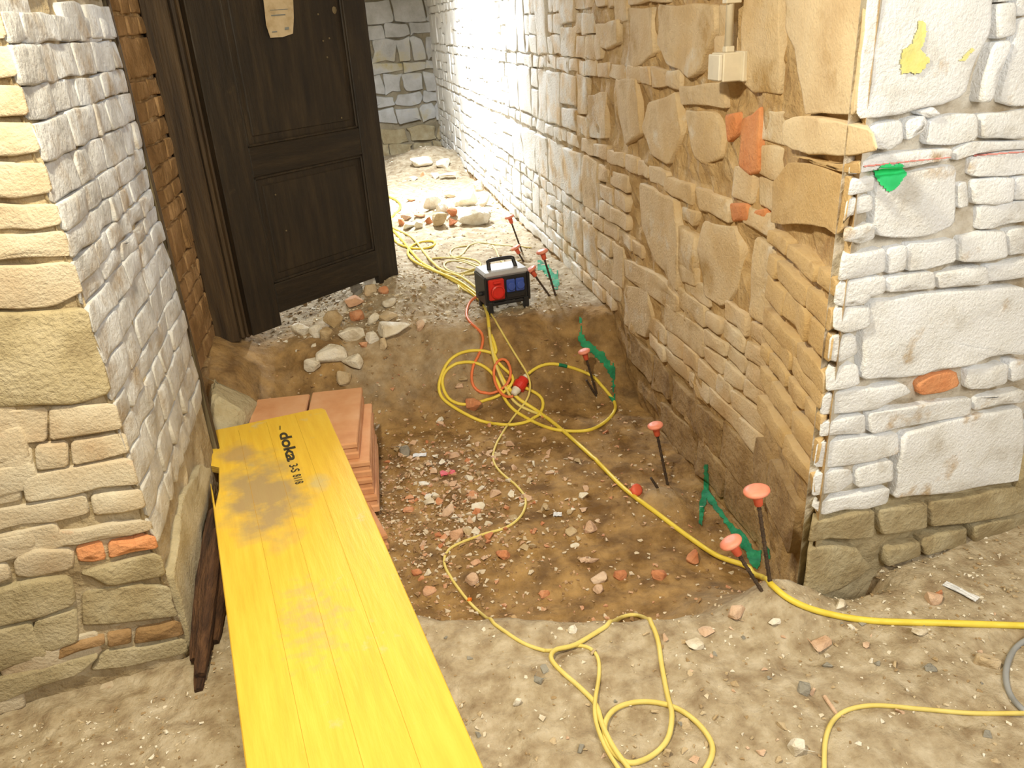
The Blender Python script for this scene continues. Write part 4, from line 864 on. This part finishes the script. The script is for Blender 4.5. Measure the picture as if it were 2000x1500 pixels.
for t, y0, y1 in ((.27, -.05, -nE + .02), (.50, -.03, -nE + .02), (.74, -.02, -nE + .02)):  # fine joints of the glued face strips
    x0 = B2[0] * t; sl_ = (L1[0] + (L2[0] - L1[0]) * t - x0) / -nE; V = []
    for k in range(24):
        y = y0 + (y1 - y0) * k / 23; x = x0 + sl_ * y; V += [(x - .0006, y, .0004), (x + .0006, y, .0004)]
    obj('strip_joint', V, [(2 * k, 2 * k + 2, 2 * k + 3, 2 * k + 1) for k in range(23)], M['seam'], board)
def text(s, p0, p1, hgt, sx=1.0, bold=.0):
    """flat stamped lettering on the board from pixel p0 to p1 (baseline)"""
    a, b = bl(atz(*p0, BT)), bl(atz(*p1, BT)); d_ = np.array(b) - np.array(a); Ln = np.linalg.norm(d_); d_ /= Ln
    cu = bpy.data.curves.new('lettering', 'FONT'); cu.body = s; cu.size = 1; cu.offset = bold; cu.space_character = .95
    to = bpy.data.objects.new('t', cu); C.objects.link(to); bpy.context.view_layer.update()
    me = bpy.data.meshes.new_from_object(to.evaluated_get(bpy.context.evaluated_depsgraph_get())); bpy.data.objects.remove(to)
    xs_ = [v.co.x for v in me.vertices]; ys_ = [v.co.y for v in me.vertices]; x0, w_ = min(xs_), max(xs_) - min(xs_); h_ = max(ys_) - min(ys_); y0 = min(ys_)
    nrm = np.array([-d_[1], d_[0]])
    for v in me.vertices:
        t = (v.co.x - x0) / w_ * Ln; q = (v.co.y - y0) / h_ * hgt; pt = np.array(a) + d_ * t + nrm * q; v.co = (pt[0], pt[1], .0008)
    me.materials.append(M['ink']); o = bpy.data.objects.new('lettering', me); C.objects.link(o); o.parent = board; return o
text('doka', (544, 847), (561, 903), .046, bold=.03)
text('3-S', (564, 909), (569, 924), .032, bold=.02); text('8118', (571, 929), (577, 947), .030, bold=.02)
text('-', (546, 832), (546, 840), .004)

# ------------------------------------------------------------------ rebar with plastic caps
def cap_prof(R_): return [(R_ * .55, -.006), (R_ * .9, -.005), (R_, 0), (R_ * .97, .006), (R_ * .7, .011), (R_ * .35, .0125), (.0015, .0115)]
def rebar(capxy, basexy, label, R_=.036, lean=0, capped=True, group='rebar stakes along the passage wall', lift=0):
    B = ground(*basexy)
    for cand in range(0, 60):                              # keep the bar in front of the wall surface
        u = (B - cw.a) @ cw.N if B[1] > 2.25 else (B - ps.a) @ ps.N
        if u > .03: break
        B = B + np.array([-.01, 0, 0])
    r = ray(*capxy); r /= np.linalg.norm(r)
    w0 = CAM - B; b_ = r[2]; d_ = r @ w0; e_ = w0[2]     # closest approach of the cap's line of sight to the vertical through the base
    t = (b_ * e_ - d_) / (1 - b_ * b_); T = CAM + r * t
    ax = T - (B - np.array([0, 0, .03])); ln = np.linalg.norm(ax); q = Vector(ax).to_track_quat('Z', 'Y')
    o = bpy.data.objects.new('rebar_stake' if capped else 'rebar', None); C.objects.link(o); o.location = B - np.array([0, 0, .03]); o.rotation_mode = 'QUATERNION'; o.rotation_quaternion = q
    pts = [(0, 0, ln * k / 12) for k in range(13)]; v, f = tube(pts, .0055, 8)
    ribs = [tube([(0, 0, z_), (0, 0, z_ + .004)], .0068, 8) for z_ in np.arange(.04, ln - .03, .022)]
    v, f = join([(v, f)] + ribs)
    if not capped:
        me = bpy.data.meshes.new('rebar'); me.from_pydata([tuple(map(float, p)) for p in v], [], f); me.materials.append(M['rebar']); bpy.data.objects.remove(o)
        o = bpy.data.objects.new('rebar', me); C.objects.link(o); o.location = B - np.array([0, 0, .03]); o.rotation_mode = 'QUATERNION'; o.rotation_quaternion = q
        return tag(o, label, 'rebar', group)
    tag(o, label, 'rebar', group); obj('rod', v, f, M['rebar'], o)
    v, f = lathe(cap_prof(R_), 24); c_ = obj('cap', v, f, M['cap'], o, smooth=True); c_.location = (0, 0, ln)
    v, f = lathe([(.010, -.045), (.012, -.042), (.014, -.02), (.017, -.005)], 16); s_ = obj('stem', v, f, M['capstem'], c_, smooth=True); return o
rebar((995, 424), (1022, 492), 'farthest capped rebar, beside the passage wall beyond the power box', .034)
rebar((1007, 484), (1028, 512), 'capped rebar leaning between the farthest one and the green paint', .034)
rebar((1059, 492), (1088, 578), 'tall capped rebar in front of the far green paint, behind the box', .034)
rebar((1037, 527), (1080, 578), 'slanting capped rebar directly right of the power box', .034)
rebar((1141, 687), (1168, 768), 'capped rebar standing inside the right yellow cable loop', .032)
rebar((1280, 832), (1307, 948), 'capped rebar rising from the pale mortar hump', .032)
rebar((1478, 960), (1508, 1140), 'tallest capped rebar nearest the pier corner', .037)
rebar((1428, 1060), (1498, 1152), 'leaning capped rebar in front of the tallest one', .034)
rebar((1145, 742), (1170, 772), 'short bare rebar crossing behind the cable loop', capped=False)
rebar((1271, 933), (1292, 952), 'short bare rebar stub in the pale mortar hump', capped=False)
p = ground(1243, 966); v, f = lathe(cap_prof(.026), 20)
o = obj('plastic_plug', v, f, M['capstem'], smooth=True, label='loose dark red cap lying beside the thick cable', cat='plug'); o.location = p + np.array([0, 0, .022]); o.rotation_euler = (.9, .5, 0)
v, f = lathe([(.010, -.045), (.012, -.042), (.014, -.02), (.017, -.005)], 14); obj('stem', v, f, M['capstem'], o, smooth=True)

# ------------------------------------------------------------------ cables
def cable(pts, r, m, label, name='power_cable', cat='cable', lifts=None, group=None, step=7, parent=None, wobble=.0):
    P = spline([(a[0], a[1], a[2] if len(a) > 2 else 0) for a in pts], step); out = []
    for q in P:
        g = ground(q[0], q[1], r * .8 + q[2]); out.append(g)
    o_ = [np.array(g) for g in out]
    for _ in range(2): o_ = [o_[0]] + [(o_[i - 1] + 2 * o_[i] + o_[i + 1]) / 4 for i in range(1, len(o_) - 1)] + [o_[-1]]
    # stay off the wall and the ground
    for p in o_:
        da, db = (p - pf.a) @ pf.N, (p - ps.a) @ ps.N
        if p[1] < 2.2 and da < r + .022 and db < r + .022 and da > db: p += pf.N * (r + .022 - da)
        if p[1] < 2.2 and (p - pf.a) @ pf.N > 0: p[2] = max(p[2], G(p[0], p[1]) + r * .55); continue
        fc = cw if p[1] > 2.24 else (ps if p[1] > 1.72 else None)
        if fc is not None:
            d_ = (p - fc.a) @ fc.N
            if d_ < r + .02: p += fc.N * (r + .02 - d_)
        p[2] = max(p[2], G(p[0], p[1]) + r * .55)
    v, f = tube(o_, r, 8); return obj(name, v, f, m, parent, smooth=True, label=label, cat=cat if not parent else None, group=group)
def Zc(L, ox=820, oy=650, k=4.651): return [(ox + a[0] / k, oy + a[1] / k) + tuple(a[2:]) for a in L]
cable([(2080, 1224), (2000, 1222), (1850, 1217), (1700, 1212), (1600, 1194), (1540, 1169), (1500, 1136, .0), (1460, 1107, .012), (1400, 1085, .012), (1340, 1045), (1280, 1000), (1220, 955), (1170, 905), (1130, 868), (1080, 825), (1033, 792), (1011, 778), (985, 745), (966, 705), (958, 665), (954, 630), (946, 596), (905, 560), (862, 535), (820, 510), (790, 475), (768, 450)],
      .0095, M['ycable'], 'long thick yellow cable from the right frame edge along the trench wall')
cable(Zc([(650,20,.01), (700,190,.01), (600,165), (480,160), (350,190), (250,270), (190,400), (170,500), (190,580), (270,650), (400,730), (550,800), (700,830), (850,835), (1000,800), (1100,730), (1128,640), (1095,570), (1020,530,.01), (960,500,.02)]),
      .0085, M['ycable'], 'yellow cable of the large outer left loop ending at the red connector')
gc = cable(Zc([(650,90,.01), (690,240,.01), (770,330,.012), (850,400,.01), (840,460,.01), (740,560), (600,612), (450,650), (350,645), (260,600), (210,500), (205,400), (270,310), (400,265), (520,275), (620,330,.006), (690,410,.008), (730,500,.008), (770,600), (840,690), (960,770), (1100,840), (1230,880), (1400,895), (1560,880), (1700,800), (1780,700), (1772,630), (1730,570), (1650,480), (1580,400), (1450,340), (1300,295), (1180,280), (1070,310), (985,372,.02)]),
      .0085, M['ycable'], 'yellow cable forming the inner left loop and the wide right loop')
for L_ in ([(1262,290), (1300,295), (1335,306)], [(1722,560), (1745,595), (1765,625)]): cable(Zc(L_), .0096, M['green'], None, name='paint_mark', parent=gc, step=3)
cable([(955, 640, .02), (962, 690, .02), (975, 730, .018), (990, 762, .01), (1010, 790), (1060, 812)], .0075, M['ycable2'], 'short yellow cable strand running down through the orange loop')
cable([(945, 585, .01), (895, 548, .012), (850, 530, .01), (805, 508, .01), (795, 488), (815, 474), (845, 470), (852, 476), (840, 483), (812, 486), (780, 478), (764, 462), (760, 440)],
      .0085, M['ycable'], 'yellow cable with a small side loop behind the power box')
cable([(940, 570, .02), (900, 540, .02), (862, 527, .012), (832, 498), (812, 470), (785, 452), (764, 444), (766, 430)], .0085, M['ycable2'], 'yellow cable crossing over to the door edge behind the box')
cable([(752, 380), (780, 395), (784, 405), (772, 418), (760, 428), (750, 432)], .0095, M['ycable'], 'farthest yellow cable bend beside the door edge')
cable([(1065, 1271), (1035, 1262), (1000, 1243), (930, 1190), (885, 1135), (867, 1098), (880, 1070), (940, 1045), (990, 1030), (1020, 1005), (1027, 975), (1010, 950), (975, 920), (962, 895), (968, 870), (985, 840), (1010, 805), (1030, 780, .012), (1036, 750, .05), (1028, 727, .05), (1005, 690, .01), (975, 640), (952, 602), (935, 582), (915, 570), (897, 562), (893, 545), (905, 535), (925, 528), (942, 522), (935, 510), (900, 503), (870, 503), (845, 505)],
      .0055, M['ycable2'], 'thin dusty yellow cable winding down the middle of the trench')
k5b = lambda L: [(1000 + a[0] / 2, 1150 + a[1] / 2) + tuple(a[2:]) for a in L]
cable(k5b([(128,241), (165,243), (210,225), (290,225), (335,265), (340,340), (324,440,.012), (328,520,.01), (365,620,.01), (415,700,.01), (440,740)]), .0055, M['ycable2'], 'thin yellow cable strand twisting down to the bottom edge')
cable(k5b([(480,750), (455,700), (400,625,.01), (352,530,.012), (330,455,.006), (270,390), (185,315), (149,268,.006), (165,238,.012), (240,222,.006), (330,170), (430,110), (490,103), (540,130), (570,200), (585,300), (608,420), (625,490,.012), (607,590), (542,655), (462,682), (405,650), (368,590,.006), (362,525,.006), (400,470), (480,443), (570,445), (660,475), (740,540), (785,615), (775,670), (745,720)]),
      .0068, M['ycable2'], 'yellow cable looped in large coils on the near earth')
cable([(1610, 1530), (1613, 1440), (1640, 1395), (1700, 1378), (1800, 1385), (1900, 1393), (2000, 1393), (2060, 1393)], .0058, M['ycable2'], 'yellow cable bending through the bottom right corner')
cable([(2060, 1225), (2000, 1252), (1975, 1277), (1964, 1315), (1972, 1355), (2000, 1388), (2050, 1420)], .0075, M['hose'], 'grey hose curving in at the right frame edge', name='grey_hose', cat='hose')
t8 = lambda L: [(720 + a[0] / 5, 350 + a[1] / 5) + tuple(a[2:]) for a in L]
cable(t8([(1590,670), (1480,660), (1250,640), (1080,618), (980,640), (940,700), (900,755), (820,765), (790,720), (810,680), (900,655), (960,650)]), .0055, M['pcable'], 'thin pale cable curling behind the power box, left end in a hook')
cable(t8([(1210,648), (1255,700), (1270,780), (1320,825), (1400,820), (1490,785)]), .0055, M['pcable'], 'thin pale cable curving towards the wall behind the box')
cable(t8([(620,775), (750,765), (900,785), (1050,835), (1110,868), (1050,905), (930,930), (800,900), (720,850), (760,805), (900,800), (1040,850), (1080,885), (960,880), (860,855)]), .0055, M['pcable'], 'thin pale cable heaped in a tangle left of the box')
cable(t8([(700,900), (800,935,.01), (900,925,.01), (1000,880,.01), (1090,860,.01), (1100,890), (1000,930), (900,940), (870,970), (872,1040), (890,1080)]), .0055, M['pcable'], 'second thin pale cable of the tangle, tailing down past the box')
cable([(940, 576, .05), (922, 583, .02), (911, 605), (911, 621), (922, 634), (938, 646), (944, 659), (940, 682), (929, 705)] + Zc([(490,280), (466,400), (482,490), (550,545), (640,556), (740,515,.01), (812,440,.02), (832,350,.02), (800,260,.02), (750,230,.02), (692,270,.02), (670,370,.02), (690,480,.02), (740,560,.015), (800,588,.015), (848,575,.02)]),
      .0075, M['ocable'], 'orange-red cable curling from the power box to the connector')
# red connector pair
cA, cB = ground(1004, 768, .02), ground(1029, 733, .03); cd_ = (cB - cA); cl = np.linalg.norm(cd_)
con = bpy.data.objects.new('cable_connector', None); C.objects.link(con); con.location = cA; con.rotation_mode = 'QUATERNION'; con.rotation_quaternion = Vector(cd_).to_track_quat('Z', 'Y')
tag(con, 'red plug connector with white gland lying amid the yellow loops', 'connector')
for nm, pr, m in (('coupler', [(.022, .25), (.031, .28), (.034, .5), (.034, .56), (.029, .58), (.027, .78), (.018, .84)], 'red'), ('gland', [(.010, -.08), (.017, -.04), (.019, .1), (.022, .14), (.022, .25)], 'white'), ('gland', [(.016, .84), (.017, .93), (.012, 1.02)], 'ivory')):
    v, f = lathe([(r_, z_ * cl) for r_, z_ in pr], 18); obj(nm, v, f, M[m], con, smooth=False)
v, f = box(-.016, .016, -.040, -.028, cl * .3, cl * .72, .003); obj('latch_flap', v, f, M['red'], con)

# ------------------------------------------------------------------ power distribution box
pa, pb = atz(960, 612, .165), atz(1027, 600, .165)
bz = max(G(pa[0], pa[1]), G(pb[0], pb[1])) - .004
pa, pb = atz(960, 612, bz), atz(1027, 600, bz); bw = np.linalg.norm(pb - pa) + .035; ba = math.atan2(pb[1] - pa[1], pb[0] - pa[0])
pb_ = empty('power_distribution_box', ((pa + pb) / 2)[:3], ba, label='black portable power distribution box with grey lid, red and blue sockets', cat='power box')
pb_.scale = (bw / .222,) * 3
def bb(nm, *a, m='black', par=pb_, b=.004, **k): v, f = box(*a, b); return obj(nm, v, f, M[m], par, **k)
bb('housing', -.115, .115, .0, .15, .05, .185, b=.008)
bb('lid', -.120, .120, -.006, .165, .183, .212, m='lidg', b=.012, label='light grey lid')
for s in (-1, 1):
    bb('foot', s * .098 - .014, s * .098 + .014, -.01, .02, 0, .06); bb('foot', s * .098 - .014, s * .098 + .014, .13, .16, 0, .06)
    bb('side_frame', s * .116 - .007, s * .116 + .007, -.008, .16, .045, .19)
bb('skirt', -.09, .09, -.002, .01, .035, .05)
hp = spline([(-.072, .055, .205), (-.068, .075, .238), (-.056, .085, .252), (.056, .085, .252), (.068, .075, .238), (.072, .055, .205)], .02)
v, f = tube(hp, .0105, 8); obj('handle', v, f, M['black'], pb_, smooth=True)
soc = bb('socket', -.104, -.020, -.020, .002, .070, .178, m='red', b=.006, label='square red three-phase socket')
v, f = lathe([(.034, 0), (.036, .012), (.036, .020), (.030, .024), (.028, .016), (.004, .015)], 22); o = obj('socket_lid', v, f, M['red'], soc); o.location = (-.062, -.019, .118); o.rotation_euler = (math.pi / 2, 0, 0)
bb('hinge', -.082, -.042, -.034, -.018, .158, .170, m='red', par=soc)
for x in (.018, .068):
    s_ = bb('socket', x - .023, x + .023, -.012, .002, .098, .165, m='blue', b=.005, label='blue single-phase socket')
    v, f = lathe([(.019, 0), (.021, .008), (.018, .011), (.003, .012)], 20); o = obj('socket_lid', v, f, M['blue'], s_); o.location = (x, -.011, .130); o.rotation_euler = (math.pi / 2, 0, 0)
bb('fuse_window', -.006, .094, -.006, .002, .066, .090, m='black', b=.003)
v, f = lathe([(.010, 0), (.012, .01), (.012, .022), (.008, .028)], 12); o = obj('gland', v, f, M['black'], pb_); o.location = (-.120, .04, .10); o.rotation_euler = (0, -math.pi / 2, 0)

# ------------------------------------------------------------------ junction box and conduit on the passage wall
Q = atp(1432, 130, cw.a + cw.N * .02, cw.N); wa = math.atan2(cw.U[1], cw.U[0])
ta = atp(1432, 101, cw.a + cw.N * .02, cw.N)[2]; tb = atp(1432, 157, cw.a + cw.N * .02, cw.N)[2]
jb = empty('junction_box', (Q[0], Q[1], tb - .0), wa, label='ivory plastic junction box hung below a conduit on the passage wall', cat='junction box')
H_ = ta - tb                                              # local x: along the wall (deeper), y: into the wall is -N
sg = 1 if (np.array([-math.sin(wa), math.cos(wa), 0]) @ cw.N) > 0 else -1
def jx(nm, x0, x1, d0, d1, z0, z1, m, b=.003): y0, y1 = sorted((sg * d0, sg * d1)); v, f = box(x0, x1, y0, y1, z0, z1, b); return obj(nm, v, f, M[m], jb)
jx('housing', -.045, .045, -.02, .055, 0, H_, 'ivory'); jx('cover', -.041, .041, .055, .068, .004, H_ - .004, 'white')
jx('back_plate', -.06, .05, -.022, -.005, -.002, H_ + .002, 'ivory'); jx('cable_entry', -.014, .014, .004, .034, H_, H_ + .018, 'ivory')
co = np.array([Q[0], Q[1], 0]) + cw.N * .02
v, f = tube([(co[0], co[1], ta + .015), (co[0], co[1], 1.8), (co[0], co[1], 2.2), (co[0], co[1], ZT)], .0125, 12)
o = obj('conduit_pipe', v, f, M['ivory'], smooth=True, label='cream conduit pipe rising up the passage wall above the junction box', cat='pipe')
for zz in (ta + .14, ta + .75):
    v, f = box(co[0] - .02, co[0] + .03, co[1] - .017, co[1] + .017, zz, zz + .018, .002); obj('clip', v, f, M['ivory'], o)
# long dark cracks between stones near the junction box: shadow gaps come from a recessed slot
# ------------------------------------------------------------------ small litter
def scrap(px, py, w_, h_, m, name, label, cat):
    p = ground(px, py); D = np.linalg.norm(p - CAM) / F; nx_, ny_ = 5, 3; V = []
    for j in range(ny_ + 1):
        for i in range(nx_ + 1): V.append(((i / nx_ - .5) * w_ * D, (j / ny_ - .5) * h_ * D * 1.6, .006 + .006 * abs(math.sin(i * 1.7 + j)) * D * 500 / 1.0 * .5))
    n_ = len(V); V += [(a, b, c - .0015) for a, b, c in V]; k = nx_ + 1; Fc = []
    for j in range(ny_):
        for i in range(nx_): q = (j * k + i, j * k + i + 1, (j + 1) * k + i + 1, (j + 1) * k + i); Fc += [q, tuple(n_ + t for t in reversed(q))]
    o = obj(name, V, Fc, m, label=label, cat=cat); o.location = (p[0], p[1], G(p[0], p[1])); o.rotation_euler = (0, 0, rnd.uniform(-.3, .6)); return o
scrap(875, 925, 30, 12, M['dirty_red'], 'plastic_scrap', 'crumpled red film scrap in the trench gravel', 'scrap')
scrap(1876, 1158, 14, 34, M['foil'], 'foil_scrap', 'shiny silver foil scrap on the earth by the right pier', 'scrap')
scrap(1089, 1007, 16, 8, M['foil'], 'foil_scrap', 'small white foil scrap in mid trench', 'scrap')
scrap(820, 891, 26, 8, M['foil'], 'foil_scrap', 'pale foil sliver at the top of the trench gravel', 'scrap')
p = ground(1622, 1382); v, f = tube([(0, -.03, .006), (0, .03, .008)], .005, 8); o = obj('wood_peg', v, f, M['pink'], label='small tan wooden peg on the earth near the bottom right cable', cat='peg'); o.location = (p[0], p[1], G(p[0], p[1])); 
p = ground(917, 1175); v, f = hull_mesh(55, 12, (1, .9, .8), .3); o = obj('plastic_scrap', [(a * .022, b * .022, c * .022 + .008) for a, b, c in v], f, plain('orange_plastic', (.95, .22, .02)), label='tiny bright orange plastic bit touching the thin cable', cat='scrap'); o.location = (p[0], p[1], G(p[0], p[1]))
